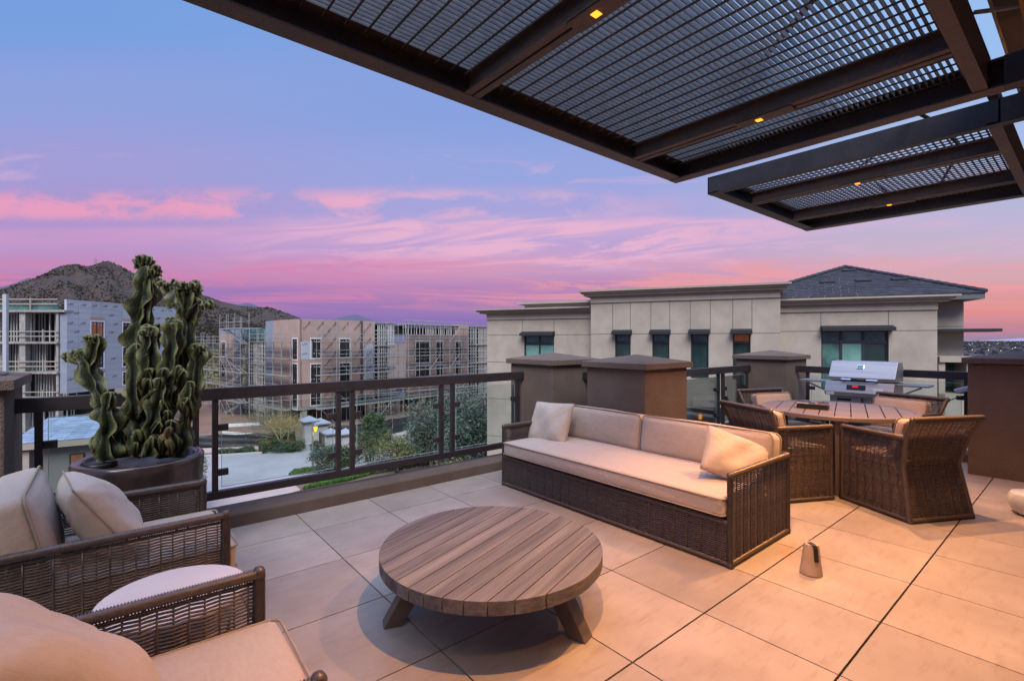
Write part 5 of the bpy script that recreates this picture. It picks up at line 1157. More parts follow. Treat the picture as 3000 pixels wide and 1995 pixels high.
def scaffold(F, a0, a1, off, z0, z1, label, bay=2.1, lift=2.0, w=1.1, seed=0, stair=False, extra=0):
    rng = np.random.default_rng(seed); mid = F.P((a0+a1)/2, off, GR); t = thing('scaffold', label, 'scaffold', mid, group='scaffolding on the unfinished buildings'); n = max(1, int(round((a1-a0)/bay))); xs = np.linspace(a0, a1, n+1); r = .034
    for x in xs:
        for o in (off, off+w):
            mb = MB(); mb.tube([F.P(x, o, z0), F.P(x, o, z1+rng.uniform(.2, 1.1)+extra*rng.random())], r, 5); mb.build('standard', M_tube, t, world=True)
    zl = np.arange(z0+lift, z1+.01, lift)
    for z in zl:
        mb = MB(); F.blk(mb, a0-.2, a1+.2, off+.02, off+w-.02, z-.07, z+.02); mb.build('deck', M_deck, t, world=True)
        mb = MB()
        for o in (off, off+w):
            for h_ in (0, .5, 1.0): 
                if o == off and h_ == .5: continue
                mb.tube([F.P(a0-.25, o, z+h_), F.P(a1+.25, o, z+h_)], r*.85, 5)
        mb.build('ledgers', M_tube, t, world=True)
    mb = MB()
    for i in range(n):
        for z in zl:
            if rng.random() < (.22 if not stair else .6):
                s_ = rng.random() < .5; mb.tube([F.P(xs[i if s_ else i+1], off+w, z-lift), F.P(xs[i+1 if s_ else i], off+w, z)], r*.8, 5)
    for x in xs[::2]:
        for z in zl: mb.tube([F.P(x, off, z), F.P(x, off+w, z)], r*.8, 4)
    mb.build('braces', M_tube, t, world=True)
    if stair:
        mb = MB()
        for k, z in enumerate(zl):
            x0_, x1_ = (xs[0]+.2, xs[-1]-.2) if k % 2 else (xs[-1]-.2, xs[0]+.2)
            for o in (off+.2, off+.7): mb.bar(F.P(x0_, o, z-lift), F.P(x1_, o, z), .05, .16)
            for q in np.linspace(0, 1, 9): p0 = F.P(x0_+(x1_-x0_)*q, off+.2, z-lift+lift*q); mb.bar(p0, p0+F.n*.5, .22, .04)
        mb.build('stair_flights', M_tube, t, world=True)
    return t
scaffold(FBk, 1.6, FBk.a(1155), .9, GR, 3.1, 'pale scaffold along the brown printed wall', lift=2.05, seed=1)
scaffold(FBk, aW0-1.2, FBk.a(1372), .8, GR, 3.3, 'pale scaffold in front of the second brown wing', lift=2.05, seed=2)
scaffold(FC, .9, FC.a(775), .8, GR, 2.2, 'pale scaffold on the shaded left face of the brown block', lift=2.05, seed=3)
scaffold(FC, FC.a(752), FC.a(690), 1.0, GR, 3.4, 'tall stair scaffold tower at the left end of the brown block', bay=2.4, lift=2.0, seed=4, stair=True, extra=1.6)
scaffold(FC, FC.a(685), FC.a(612), .8, GR, 1.6, 'lower scaffold with diagonal braces next to the cactus', bay=2.2, lift=2.0, seed=5)
t = thing('steel_pallet', 'white steel members stacked behind the black screen fence', 'steel', G(720, 1285)); mb = MB(); p = G(650, 1283); q = G(765, 1280)
mb.bar(p+V3(0, 0, 1.3), q+V3(0, 0, 1.45), .25, .3); mb.bar(p+V3(0, 0, .6), p+(q-p)*.5+V3(1, 0, .2), .2, .25); mb.build('beams', M_wht, t, world=True)

# ================================================================== GROUND, ROADS
mb = MB(); mb.obox((-3500, -3500, GR-2), (7000, 0, 0), (0, 7000, 0), (0, 0, 2.)); tag(mb.build('ground', M_earth), kind='structure')
def sheet(name, pts, z, m, h=.02):
    mb = MB(); p = [G(*q)*[1, 1, 0]+[0, 0, GR+z-h] for q in pts]; mb.prism(p, (0, 0, h)); return tag(mb.build(name, m), kind='structure')
sheet('road', [(400, 1356), (640, 1337), (800, 1327), (937, 1315), (1010, 1301), (1110, 1291), (1170, 1276), (1290, 1254), (1430, 1240), (1430, 1266), (1330, 1292), (1250, 1312), (1180, 1335), (1100, 1358), (1020, 1382), (900, 1412), (800, 1440), (680, 1475), (400, 1560)], .02, M_asph)
sheet('sidewalk', [(440, 1327), (600, 1316), (760, 1310), (890, 1304), (900, 1309), (850, 1313), (760, 1318), (640, 1326), (450, 1340)], .12, M_side, .12)
sheet('sidewalk', [(560, 1455), (700, 1436), (862, 1424), (880, 1440), (700, 1500), (560, 1560)], .14, M_side, .12)
sheet('sidewalk', [(1140, 1277), (1240, 1252), (1430, 1228), (1430, 1235), (1250, 1259), (1150, 1285)], .13, M_side, .12)
def kerb(name, pts, z=.15):
    mb = MB(); p = [G(*q)*[1, 1, 0]+[0, 0, GR+z/2] for q in pts]
    for a, b in zip(p[:-1], p[1:]): mb.bar(a, b, .22, z)
    return tag(mb.build(name, M_kerb), kind='structure')
kerb('kerb', [(560, 1340), (640, 1336), (800, 1326), (937, 1314), (1000, 1301)])
kerb('kerb', [(900, 1345), (905, 1350), (935, 1352), (990, 1347), (1010, 1340)])
kerb('kerb', [(1300, 1304), (1250, 1306), (1200, 1322), (1290, 1316)])
sheet('site_dirt', [(440, 1180), (700, 1180), (760, 1300), (440, 1322)], .01, M_lot)
t = thing('retaining_wall', 'low pale retaining wall below the shrubs', 'wall', G(1050, 1390)); mb = MB(); p = G(985, 1408); q = G(1120, 1372); mb.bar(p+V3(0, 0, .3), q+V3(0, 0, .3), .3, .9); mb.build('body', M_gate, t, world=True)

# screen fences
def screen(pts, h_, label, seed=0):
    p = [G(*q) for q in pts]; t = thing('screen_fence', label, 'fence', p[len(p)//2], group='black mesh construction fences'); rng = np.random.default_rng(seed)
    for a, b in zip(p[:-1], p[1:]):
        L_ = np.linalg.norm(b-a); u = (b-a)/L_; n_ = np.cross(u, (0, 0, 1)); m_ = 24; rows_ = 10; V = []
        for i in range(m_+1):
            for j in range(rows_+1):
                f = j/rows_; s_ = i/m_; sag_ = .09*math.sin(s_*math.pi*3+j*.15)*f+.06*math.sin(9*s_+4*f)
                V.append(a+u*L_*s_+n_*(sag_*.7+.05*math.sin(14*f+5*s_))+V3(0, 0, f*h_-(.10*abs(math.sin(s_*math.pi*2)) if j == rows_ else 0)))
        idx = np.arange((m_+1)*(rows_+1)).reshape(m_+1, rows_+1); F_ = np.stack([idx[:-1, :-1], idx[1:, :-1], idx[1:, 1:], idx[:-1, 1:]], -1).reshape(-1, 4)
        mb = MB(); mb.add(V, F_); mb.build('mesh_screen', M_screen, t, world=True, smooth=True)
        for k in range(int(L_/2.4)+1):
            c = a+u*min(L_, k*2.4)-n_*.08; mb = MB(); mb.tube([c, c+V3(0, 0, h_+.15)], .035, 5); mb.build('post', M_post, t, world=True)
        mb = MB(); mb.tube([a+V3(0, 0, h_+.06), b+V3(0, 0, h_+.06)], .025, 5); mb.build('top_tube', M_post, t, world=True)
screen([(470, 1320), (640, 1313), (865, 1303)], 1.35, 'black screen fence left of the bare yellow tree')
screen([(945, 1300), (1060, 1290), (1150, 1272), (1257, 1250), (1420, 1225)], 1.75, 'black screen fence running right behind the street trees', 2)
# gate houses and pillars
def gate(px, py, w, h_, label, cap=True, m=None):
    p = G(px, py); t = thing('gate_pillar', label, 'gate pillar', p, group='stucco gate pillars by the road'); mb = MB(); mb.box(p[0]-w/2, p[1]-w/2, GR, p[0]+w/2, p[1]+w/2, GR+h_); mb.build('shaft', M_gate, t, world=True)
    mb = MB(); o = w/2+.22; z = GR+h_; a = [(p[0]-o, p[1]-o), (p[0]+o, p[1]-o), (p[0]+o, p[1]+o), (p[0]-o, p[1]+o)]
    mb.add([(*q, z) for q in a]+[(*q, z+.12) for q in a]+[(p[0], p[1], z+.55)], [[3, 2, 1, 0], [0, 1, 5, 4], [1, 2, 6, 5], [2, 3, 7, 6], [3, 0, 4, 7], [4, 5, 8], [5, 6, 8], [6, 7, 8], [7, 4, 8]]); mb.build('cap', M_cap, t, world=True)
    mb = MB(); mb.box(p[0]-w/2-.1, p[1]-w/2-.1, z-.18, p[0]+w/2+.1, p[1]+w/2+.1, z-.02); mb.build('collar', M_leg, t, world=True)
gate(906, 1312, 1.1, 2.6, 'large stucco gate pillar behind the street lamp, left one'); gate(938, 1309, 1.2, 2.3, 'large stucco gate pillar just right of the street lamp')
gate(969, 1325, .85, 1.75, 'pale gate pillar with pyramid cap left of the railing post'); gate(1012, 1322, .85, 1.65, 'pale gate pillar with pyramid cap between the railing posts')
gate(950, 1352, .5, .75, 'low pillar with small hipped cap behind the hedge')
t = thing('gate_panel', 'dark leaning gate panel between the gate pillars', 'gate', G(945, 1315)); mb = MB(); p = G(930, 1312); q = G(955, 1318); mb.bar(p+V3(0, 0, .9), q+V3(0, 0, .75), .06, 1.5); mb.build('panel', M_screen, t, world=True)
t = thing('utility_box', 'pale utility cabinet at the foot of the large gate pillar', 'utility box', G(905, 1316)); p = G(904, 1316); mb = MB(); mb.box(p[0]-.35, p[1]-.35, GR, p[0]+.35, p[1]+.35, GR+.55); mb.box(p[0]-.39, p[1]-.39, GR+.55, p[0]+.39, p[1]+.39, GR+.60); mb.build('cabinet', M_gate, t, world=True)
# street lamp
p = G(916, 1375); t = thing('street_lamp', 'tall grey street lamp with glowing amber lantern', 'street lamp', p)
mb = MB(); mb.tube([p, p+V3(0, 0, .3)], .13, 10); mb.tube([p+V3(0, 0, .3), p+V3(0, 0, 3.75)], .075, 10); mb.build('pole', M_post, t, world=True)
l = p+RT*.24+V3(0, 0, 3.35); mb = MB(); mb.tube([p+V3(0, 0, 3.70), p+RT*.14+V3(0, 0, 3.86), l+V3(0, 0, .40)], .03, 6); mb.build('arm', M_post, t, world=True)
mb = MB(); mb.lathe([(.07, -.28), (.17, .12)], 8, c=l); mb.build('lantern_glass', mat('amber_lantern', '#ffb020', emit='#ff9a10', es=3.), t, world=True); mb = MB(); mb.lathe([(.20, .12), (.21, .16), (.05, .33), (.02, .36)], 8, c=l); mb.lathe([(.03, -.38), (.07, -.28)], 8, c=l); mb.build('lantern_cap', M_post, t, world=True)
ld = bpy.data.lights.new('lantern_light', 'POINT'); lo = bpy.data.objects.new('lantern_light', ld); COL.objects.link(lo); lo.location = l+V3(0, 0, -.45); ld.energy = 12; ld.color = (1, .6, .2); ld.shadow_soft_size = .1

# ------------------------------------------------------------------ small tiled-roof house, lower left
HB = thing('tiled_roof_house', 'low house with blue-grey tiled hip roof behind the left pillar', 'house', (*at(160, 1300, 24)[:2], GR))
ea = at(20, 1303, 21.5); eb = at(285, 1281, 23.2); ea[2] = eb[2] = -3.2; uH = (eb-ea)/np.linalg.norm(eb-ea); nH = np.array([-uH[1], uH[0], 0]); nH = nH if np.dot(nH, FW) > 0 else -nH
eb = ea+uH*5.6
mb = MB(); r1_ = at(141, 1225, 25.2); zr2 = r1_[2]; sA = np.dot(r1_-ea, uH); back = np.dot(r1_-ea, nH)
ridge_a = ea+uH*sA+nH*back; ridge_a[2] = zr2; ridge_b = ridge_a+uH*3.2
def sh2(pa, pb, pc, pd, n): shingle(pa, pb, pc, pd, n)
eb = ea+uH*(sA+3.2); sh2(ea, eb, ridge_b, ridge_a, 11); eback = ea+nH*back*2; sh2(eback, ea, ridge_a, ridge_a, 11)
mb.build('roof', mat('blue_roof_tile', (.20, .26, .36), (.28, .34, .44), scale=3, rough=.45, island=.2), HB, world=True)
mb = MB(); o = ea-V3(0, 0, .03); mb.obox(o, uH*(sA+3.2), nH*back*2, V3(0, 0, -.28)); mb.build('eave_board', M_beigeT, HB, world=True)
mb = MB(); mb.obox(ea+nH*.5+uH*.3-V3(0, 0, .3), uH*4.0, nH*3, V3(0, 0, -5.6)); mb.build('grey_wall', mat('grey_stucco', (.17, .165, .165), rough=.9), HB, world=True)
mb = MB(); mb.obox(ea+nH*.25+uH*3.2-V3(0, 0, .3), uH*2.2, nH*3, V3(0, 0, -5.6)); mb.build('pale_wall', mat('pale_stucco', (.48, .46, .38), (.42, .40, .33), scale=.8, rough=.9), HB, world=True)
mb = MB(); mb.obox(ea+nH*.20+uH*.35-V3(0, 0, .4), uH*.32, nH*.3, V3(0, 0, -5.5)); mb.build('corner_post', M_beige, HB, world=True)
mb = MB(); mb.obox(ea+nH*.46+uH*2.0-V3(0, 0, .75), uH*.55, nH*.03, V3(0, 0, -1.7)); w_ = mb.build('window', M_win, HB, world=True)
mb = MB(); mb.obox(ea+nH*.44+uH*2.06-V3(0, 0, .81), uH*.43, nH*.015, V3(0, 0, -1.5)); o = mb.build('pane', M_warmp, None); o.data.transform(Matrix.Translation([-v for v in HB.location])); o.parent = w_
# brown picket fence beyond it
t = thing('picket_fence', 'brown picket fence beyond the tiled-roof house', 'fence', G(290, 1225)*[1, 1, 0]+[0, 0, GR+3]); p = at(205, 1222, 34); q = at(385, 1190, 37); mb = MB()
for k in range(60): c = p+(q-p)*k/59; mb.bar(c, c-V3(0, 0, 1.2), .05, .05, up=(1, 0, 0))
mb.bar(p, q, .06, .06); mb.bar(p-V3(0, 0, 1.0), q-V3(0, 0, 1.0), .06, .06); mb.build('pickets', M_picket, t, world=True)
mb = MB(); mb.bar(p-V3(0, 0, 3.3), q-V3(0, 0, 3.3), .3, 4.4); mb.build('base_wall', M_gate, t, world=True)

# ------------------------------------------------------------------ vegetation
def leaves(mb, c, rad, n, size, rng, clumps=None, narrow=2.2):
    c = np.array(c); rad = np.array(rad, float); k = clumps or max(6, n//60)
    cc = rng.normal(0, 1, (k, 3)); cc /= np.linalg.norm(cc, axis=1, keepdims=True); cc *= rng.random((k, 1))**.45
    idx = rng.integers(0, k, n); P = cc[idx]*rad+rng.normal(0, .20, (n, 3))*rad*.75+c
    d = rng.normal(0, 1, (n, 3)); d[:, 2] -= .25; d /= np.linalg.norm(d, axis=1, keepdims=True); w = np.cross(d, rng.normal(0, 1, (n, 3))); w /= np.linalg.norm(w, axis=1, keepdims=True)
    s = size*rng.uniform(.6, 1.4, (n, 1)); P[:, 2] = np.maximum(P[:, 2], GR+.03)
    V = np.stack([P-d*s, P+w*s/narrow, P+d*s, P-w*s/narrow], 1).reshape(-1, 3); mb.add(V, np.arange(n*4).reshape(n, 4))
def tree(name, label, cat, px, py, hgt, rad, m, n=2500, size=.09, seed=0, bark=None, lean=(0, 0), trunks=1, base_z=GR, group='trees and shrubs below the terrace', low=.45, twigs=False):
    p = G(px, py) if base_z == GR else gz(px, py, base_z); rng = np.random.default_rng(seed); t = thing(name, label, cat, p, group=group)
    mb = MB(); tips = []
    for k in range(trunks):
        a = rng.uniform(0, 6.28); sp_ = .25 if trunks == 1 else .8
        e = p+np.array([math.cos(a)*rad[0]*sp_*.5+lean[0], math.sin(a)*rad[1]*sp_*.5+lean[1], hgt*.55]); m_ = (p+e)/2+rng.normal(0, .06, 3)*hgt
        mb.tube([p-V3(0, 0, .1), m_, e], [.035*hgt**.7, .026*hgt**.7, .018*hgt**.7], 7)
        for j in range(6):
            d = rng.normal(0, 1, 3); d[2] = abs(d[2])*.6; d /= np.linalg.norm(d); s_ = rng.uniform(.3, 1); b = m_+(e-m_)*s_; q = b+d*np.array(rad)*.75; r0 = .012*hgt**.7; mb.tube([b, (b+q)/2+rng.normal(0, .05, 3)*hgt*.5, q], [r0, r0*.7, r0*.3], 5); tips.append(q)
    mb.build('trunk', bark or M_barkB, t, world=True, smooth=True)
    c = p+np.array([lean[0], lean[1], hgt-rad[2]*.95]); mb = MB()
    if twigs:
        for _ in range(n):
            b = np.array(tips[rng.integers(len(tips))])*.5+p*.5+V3(0, 0, hgt*.25)+rng.normal(0, .25, 3)*rad; d = (b-(p+V3(0, 0, hgt*.25))); d /= np.linalg.norm(d); d += rng.normal(0, .45, 3); l = rng.uniform(.2, .6)*size*6
            w = np.cross(d, rng.normal(0, 1, 3)); w = w/np.linalg.norm(w)*.012; mb.add([b-w, b+w, b+d*l*.6+w*.6, b+d*l], [[0, 1, 2, 3]])
        mb.build('twigs', m, t, world=True)
    else:
        leaves(mb, c, rad, n, size, rng); mb.build('crown', m, t, world=True)
    return t
TG = 'trees and shrubs below the terrace'
def veg(px, py, z, hgt, rad, m, n, size, seed, label, name='tree', cat='tree', **k):
    return tree(name, label, cat, px, py, hgt, rad, m, n=n, size=size, seed=seed, **k)
tree('palo_verde', 'bare yellow-twigged tree beside the clipped hedge', 'tree', 832, 1316, 4.0, (2.6, 2.6, 1.6), M_twig, n=2600, size=.11, seed=3, bark=M_bark, trunks=5, twigs=True)
tree('bare_tree', 'wide leafless tree with greyish twigs behind the yellow one', 'tree', 790, 1306, 4.4, (3.2, 3.2, 1.8), mat('grey_twig', (.22, .19, .12), rough=.9), n=2600, size=.12, seed=9, bark=M_barkB, trunks=4, twigs=True)
tree('green_tree', 'small dark green tree above the fence corner', 'tree', 1090, 1304, 3.2, (1.2, 1.2, 1.0), M_leafG, n=2600, size=.09, seed=4)
def big(px, d, ztop, rad, m, n, size, seed, label, tr=2):
    b = at(px, 997.5, d); b[2] = GR; rng = np.random.default_rng(seed); h_ = ztop-GR
    t = thing('olive_tree', label, 'tree', b, group=TG); mb = MB()
    for k in range(tr):
        a = rng.uniform(0, 6.28); e = b+np.array([math.cos(a)*rad[0]*.4, math.sin(a)*rad[1]*.4, h_*.62]); m_ = (b+e)/2+rng.normal(0, .15, 3); mb.tube([b, m_, e], [.16, .11, .06], 7)
        for j in range(7): q = e*.5+m_*.5+rng.normal(0, .5, 3)*rad; mb.tube([e*.6+m_*.4, q], [.05, .015], 5)
    mb.build('trunk', M_barkB, t, world=True, smooth=True); mb = MB(); leaves(mb, b+V3(0, 0, h_-rad[2]), rad, n, size, rng, clumps=80, narrow=3.5); mb.build('crown', m, t, world=True); return t
big(1275, 32, -1.75, (1.75, 1.75, 2.3), M_leafB, 9000, .10, 1, 'feathery grey-green tree left of the railing post pair near the pillar')
big(1372, 30, -1.55, (2.1, 2.0, 2.7), M_leafB, 12000, .10, 2, 'large feathery blue-green tree against the beige building corner')
big(1405, 31, -3.2, (1.6, 1.6, 2.5), mat('dark_blue_leaf', (.018, .035, .036), rough=.7, island=.4), 7000, .12, 3, 'very dark evergreen at the foot of the beige building')
big(1330, 27, -4.9, (1.8, 1.6, 1.6), M_leafY, 6000, .07, 13, 'low yellow-green tree under the feathery trees')
tree('shrub', 'loose green shrub under the middle glass panel', 'shrub', 1085, 1372, 3.0, (1.7, 1.7, 1.3), M_leafG, n=5000, size=.075, seed=11, trunks=4)
tree('shrub', 'tall thin-leaved shrub left of the cactus row', 'shrub', 1165, 1385, 3.4, (1.7, 1.5, 1.5), M_leafY, n=4200, size=.07, seed=12, trunks=4)
tree('shrub', 'spreading shrub below the cactus row', 'shrub', 1235, 1360, 2.1, (2.3, 2.0, 1.0), M_leafG, n=5200, size=.08, seed=13, trunks=3)
tree('shrub', 'dense dark shrub beside the lamp post hedge', 'shrub', 962, 1392, 2.3, (1.55, 1.5, 1.05), M_leafD, n=5200, size=.075, seed=14, trunks=3)
tree('shrub', 'round green shrub between the two railing posts', 'shrub', 1012, 1388, 2.2, (1.3, 1.2, 1.0), M_leafG, n=4200, size=.075, seed=15, trunks=3)
tree('shrub', 'small dark shrub at the foot of the street lamp', 'shrub', 925, 1345, 1.6, (.5, .5, .6), M_leafD, n=900, size=.07, seed=16)
tree('shrub', 'round bush right of the bare yellow tree', 'shrub', 862, 1322, 1.15, (1.0, .9, .62), M_leafG, n=3600, size=.06, seed=17)
tree('shrub', 'olive bush under the bare yellow tree', 'shrub', 828, 1323, 1.0, (1.2, .9, .55), M_leafD, n=3200, size=.06, seed=18)
tree('shrub', 'round green bush on the far kerb by the screen fence', 'shrub', 1122, 1287, 1.2, (1.1, 1.0, .6), M_leafG, n=2600, size=.07, seed=19)
tree('shrub', 'sparse yellow-green shrub rising beside the cactus pot', 'shrub', 592, 1500, 3.3, (.55, .55, 1.1), M_leafY, n=1100, size=.05, seed=20, trunks=3)
tree('shrub', 'wispy yellow-green shrub below the leftmost railing post', 'shrub', 96, 1440, 4.6, (.7, .7, 1.0), M_leafY, n=1100, size=.045, seed=21, trunks=3)
p = G(789, 1322); t = thing('clipped_hedge', 'clipped square green hedge on the kerb by the screen fence', 'hedge', p, group=TG); mb = MB(); rng = np.random.default_rng(2); n = 5200; P_ = rng.uniform(-1, 1, (n, 3)); k = rng.integers(0, 3, n); P_[np.arange(n), k] = np.sign(P_[np.arange(n), k]); P_ = P_*[.75, .75, .5]+p+V3(0, 0, .52); d = rng.normal(0, 1, (n, 3)); d /= np.linalg.norm(d, axis=1, keepdims=True); w = np.cross(d, rng.normal(0, 1, (n, 3))); w /= np.linalg.norm(w, axis=1, keepdims=True); s = .06; mb.add(np.stack([P_-d*s, P_+w*s*.5, P_+d*s, P_-w*s*.5], 1).reshape(-1, 3), np.arange(n*4).reshape(n, 4)); mb.build('foliage', M_leafG, t, world=True); mb = MB(); mb.box(p[0]-.68, p[1]-.68, GR, p[0]+.68, p[1]+.68, GR+.98); mb.build('inner_branches', M_barkB, t, world=True)
def ground_cover(label, pts, n, m, size, hz, seed):
    P4 = [G(*q) for q in pts]; rng = np.random.default_rng(seed); a, b = rng.random((2, n, 1)); Q = (P4[0]*(1-a)+P4[1]*a)*(1-b)+(P4[3]*(1-a)+P4[2]*a)*b; mb = MB()
    Q = Q+V3(0, 0, 1)*(hz*rng.random((n, 1))*(.5+.5*np.sin(Q[:, :1]*3)*np.sin(Q[:, 1:2]*2.3))); d = rng.normal(0, .5, (n, 3)); d[:, 2] = 1; d /= np.linalg.norm(d, axis=1, keepdims=True); w = np.cross(d, rng.normal(0, 1, (n, 3))); w /= np.linalg.norm(w, axis=1, keepdims=True)
    s = size*rng.uniform(.6, 1.5, (n, 1)); mb.add(np.stack([Q-w*s*.2, Q+w*s*.2, Q+w*s*.05+d*s, Q-w*s*.05+d*s], 1).reshape(-1, 3), np.arange(n*4).reshape(n, 4)); o = mb.build('ground_cover', m); tag(o, label, 'ground cover', kind='stuff')
ground_cover('bright green grass strip just beyond the curb', [(885, 1436), (1010, 1412), (1100, 1388), (1000, 1396)], 9000, M_grass, .16, .25, 1)
ground_cover('green ground cover strip by the street lamp', [(845, 1395), (930, 1384), (940, 1374), (860, 1380)], 4200, M_grass, .14, .2, 2)
ground_cover('low grey-green plants along the kerb by the screen fence', [(640, 1334), (745, 1327), (745, 1319), (640, 1324)], 3800, M_leafD, .15, .45, 3)
ground_cover('green ground cover at the foot of the beige building', [(1330, 1392), (1440, 1365), (1440, 1345), (1330, 1370)], 5200, M_grass, .16, .3, 4)
ground_cover('mixed low planting under the trees', [(1010, 1405), (1330, 1350), (1330, 1318), (1060, 1370)], 9000, M_leafD, .2, .5, 5)
rng = np.random.default_rng(8)
for k in range(9):
    px = 1226+k*7.2+rng.uniform(-2, 2); p = G(px, 1304+rng.uniform(-5, 3)); h_ = rng.uniform(1.3, 2.3); t = thing('columnar_cactus', 'slim columnar cactus by the road bend, '+['leftmost', 'second from the left', 'third from the left', 'fourth from the left', 'in the middle of the row', 'fourth from the right', 'third from the right', 'second from the right', 'rightmost'][k], 'cactus', p, group='slim columnar cacti in a row'); mb = MB(); mb.tube([p, p+V3(0, 0, h_*.5), p+V3(0, 0, h_*.95), p+V3(0, 0, h_)], [.09, .10, .085, .02], 8); mb.build('stem', M_sag, t, world=True, smooth=True)
p = G(948, 1316); t = thing('columnar_cactus', 'single short cactus standing before the dark gate panel', 'cactus', p); mb = MB(); mb.tube([p, p+V3(0, 0, .7), p+V3(0, 0, 1.2), p+V3(0, 0, 1.28)], [.09, .11, .09, .02], 8); mb.build('stem', M_sag, t, world=True, smooth=True)

# ------------------------------------------------------------------ hills and the far plain
def hill(name, prof, r0, r1, r2, m, seed, rough_=.04, step=6, label=None):
    """terrain ridge whose crest follows prof [(px,py)] at range r1, falling to r0 (near) and r2 (far)"""
    prof = sorted(prof); xs = np.arange(prof[0][0], prof[-1][0]+.1, step); ys = np.interp(xs, [p[0] for p in prof], [p[1] for p in prof]); rng = np.random.default_rng(seed)
    nr = 46; V = []; ph = rng.uniform(0, 6.28, 16)
    for i, (x, y) in enumerate(zip(xs, ys)):
        dr = FW+RT*(x-1500)/FPX; hc = (997.5-y)/FPX*r1+H-GR
        for j in range(nr):
            t_ = j/(nr-1); rr = r0+(r2-r0)*t_; tc_ = (r1-r0)/(r2-r0)
            f = (t_/tc_)**1.12 if t_ < tc_ else max(0, 1-((t_-tc_)/(1-tc_)))**1.1
            w = sum(math.sin(x*.013*(k+1)*1.37+rr*.006*(k+1)+ph[k])/(k+1) for k in range(7))
            z = hc*f+hc*rough_*w*min(1, 2.2*f)*(abs(t_-tc_) > .015)*(1 if t_ < tc_ else .5)
            lim = hc*(rr/r1)*.985 if t_ < tc_-.01 else 1e9
            V.append(np.array([0, 0, GR])+dr*rr*[1, 1, 0]+V3(0, 0, max(-1, min(z, lim))))
    mb = MB(); idx = np.arange(len(xs)*nr).reshape(len(xs), nr); F_ = np.stack([idx[:-1, :-1], idx[1:, :-1], idx[1:, 1:], idx[:-1, 1:]], -1).reshape(-1, 4)[:, ::-1]; mb.add(V, F_)
    return tag(mb.build(name, m, smooth=True), label, kind='structure')
main = [(-260, 900), (-120, 880), (7, 845), (57, 830), (90, 818), (126, 803), (153, 790), (172, 780), (195, 775), (214, 772.7), (233, 774.6), (249, 779.6), (268, 776.5), (291, 769), (306, 764), (321, 764.3), (344, 774.6), (367, 786), (394, 801), (459, 838), (540, 853), (608, 868), (650, 883), (690, 893), (730, 899), (760, 901), (786, 900), (807, 906), (840, 918), (873, 931), (930, 950), (1000, 975)]
mh = hill('hills', main, 330, 900, 1500, M_hill, 3, .035, label='brown scrub-covered desert mountain')
hv_ = np.array([list(v.co) for v in mh.data.vertices]); hf = np.array([list(f.vertices) for f in mh.data.polygons]); rng = np.random.default_rng(31); n = 60000
pk = rng.integers(0, len(hf), n); a, b = rng.random((2, n, 1)); q4 = hv_[hf[pk]]; P_ = (q4[:, 0]*(1-a)+q4[:, 1]*a)*(1-b)+(q4[:, 3]*(1-a)+q4[:, 2]*a)*b
cl = np.sin(P_[:, 0]*.031)*np.sin(P_[:, 1]*.027)+.6*np.sin(P_[:, 0]*.011+P_[:, 2]*.06); keep = rng.random(n) < .45+.4*cl; P_ = P_[keep & (P_[:, 2] > GR+4)]; n = len(P_)
th_ = rng.uniform(0, 3.14, n); s_ = rng.uniform(.6, 1.5, (n, 1)); u_ = np.c_[np.cos(th_), np.sin(th_), th_*0]*s_; z_ = np.array([[0, 0, 1.]])*s_
mb = MB(); mb.add(np.stack([P_-u_, P_+u_, P_+u_*.7+z_*1.2, P_-u_*.6+z_*1.3], 1).reshape(-1, 3), np.arange(n*4).reshape(n, 4))
tag(mb.build('mountain_scrub', mat('hill_scrub', (.034, .028, .017), (.022, .019, .012), scale=.01, rough=1., island=.5)), 'dark scrub dotted over the brown mountain', 'scrub', kind='stuff')
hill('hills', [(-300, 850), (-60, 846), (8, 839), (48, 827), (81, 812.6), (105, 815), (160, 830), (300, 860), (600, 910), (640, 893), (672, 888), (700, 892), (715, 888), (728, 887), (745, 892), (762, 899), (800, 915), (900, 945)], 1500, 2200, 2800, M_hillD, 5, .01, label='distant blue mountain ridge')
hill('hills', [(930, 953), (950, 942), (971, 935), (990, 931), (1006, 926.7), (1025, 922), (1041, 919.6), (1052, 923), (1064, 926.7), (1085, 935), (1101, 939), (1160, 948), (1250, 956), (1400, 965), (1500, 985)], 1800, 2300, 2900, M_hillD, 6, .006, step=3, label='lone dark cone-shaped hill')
hill('hills', [(2400, 1001), (2600, 999), (2820, 997), (2860, 999), (2900, 996), (2925, 995), (2950, 993), (2968, 992), (2985, 991), (3000, 990.7), (3040, 993), (3120, 996), (3400, 1000)], 2900, 3100, 3300, M_hillF, 7, 0, step=8, label='faint far hills on the right horizon')
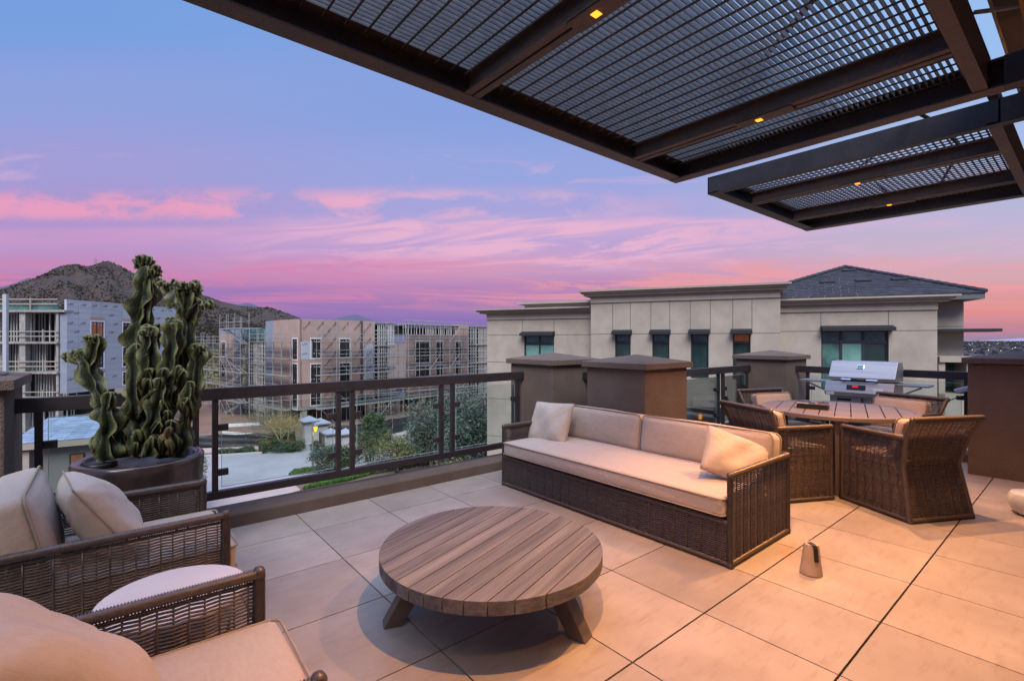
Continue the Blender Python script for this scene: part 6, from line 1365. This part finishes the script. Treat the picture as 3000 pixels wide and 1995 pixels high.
p = at(278, 776.5, 900); t = thing('radio_mast', 'thin radio mast on the mountain saddle', 'mast', p*[1, 1, 1]-[0, 0, 6]); mb = MB()
for dx in (-1.8, 1.2, 3.0): q = p+RT*dx; mb.tube([q-V3(0, 0, 6), q+V3(0, 0, 15-abs(dx)*1.2)], .35, 4)
mb.build('lattice', M_mast, t, world=True)
rng = np.random.default_rng(11); mb = MB(); ml = MB(); mt = MB()
for k in range(1500):
    px = rng.uniform(2560, 3300); d = rng.uniform(120, 2700)**1.0; b = at(px, 997.5, d); b[2] = GR; s = rng.uniform(4, 14)*(.4+d/1500); hh = rng.uniform(1.5, 4.5)
    mb.obox(b, RT*s, FW*s*.7, V3(0, 0, hh))
    if k % 5 == 0: c = b+RT*s*.5+V3(0, 0, hh+.6); q = .16+d*.00042; ml.obox(c, RT*q, FW*q*.4, V3(0, 0, q*.7))
for k in range(16000):
    px = rng.uniform(2560, 3300); d = 90+2500*rng.random()**1.6; b = at(px, 997.5, d); b[2] = GR; s = rng.uniform(2, 5)*(.6+d/1400); a = rng.uniform(0, 3.1); u = np.array([math.cos(a), math.sin(a), 0])*s*.5; mt.add([b-u, b+u, b+u*.5+V3(0, 0, s*.7), b-u*.6+V3(0, 0, s*.75)], [[0, 1, 2, 3]])
tag(mb.build('far_city', M_cityD), 'low roofs of the far city on the plain at the right', 'city', kind='stuff'); tag(ml.build('city_lights', M_cityL), 'tiny city lights on the plain at the right', 'city lights', kind='stuff')
tag(mt.build('far_trees', mat('far_tree', (.035, .055, .05), (.05, .06, .07), scale=.01, rough=1., island=.5)), 'dark mass of trees on the plain at the right', 'trees', kind='stuff')
rng = np.random.default_rng(21); mt = MB()
for k in range(2600):
    px = rng.uniform(440, 900); d = rng.uniform(95, 300); b = at(px, 997.5, d); b[2] = GR+max(0, (d-200))*.03; leaves(mt, b+V3(0, 0, 1.2), (1.6, 1.6, 1.2), 5, .55, rng, clumps=3)
tag(mt.build('desert_scrub', mat('scrub_mass', (.17, .14, .05), (.09, .10, .045), scale=.02, rough=1., island=.5)), 'yellow-green desert scrub at the foot of the mountain', 'scrub', kind='stuff')
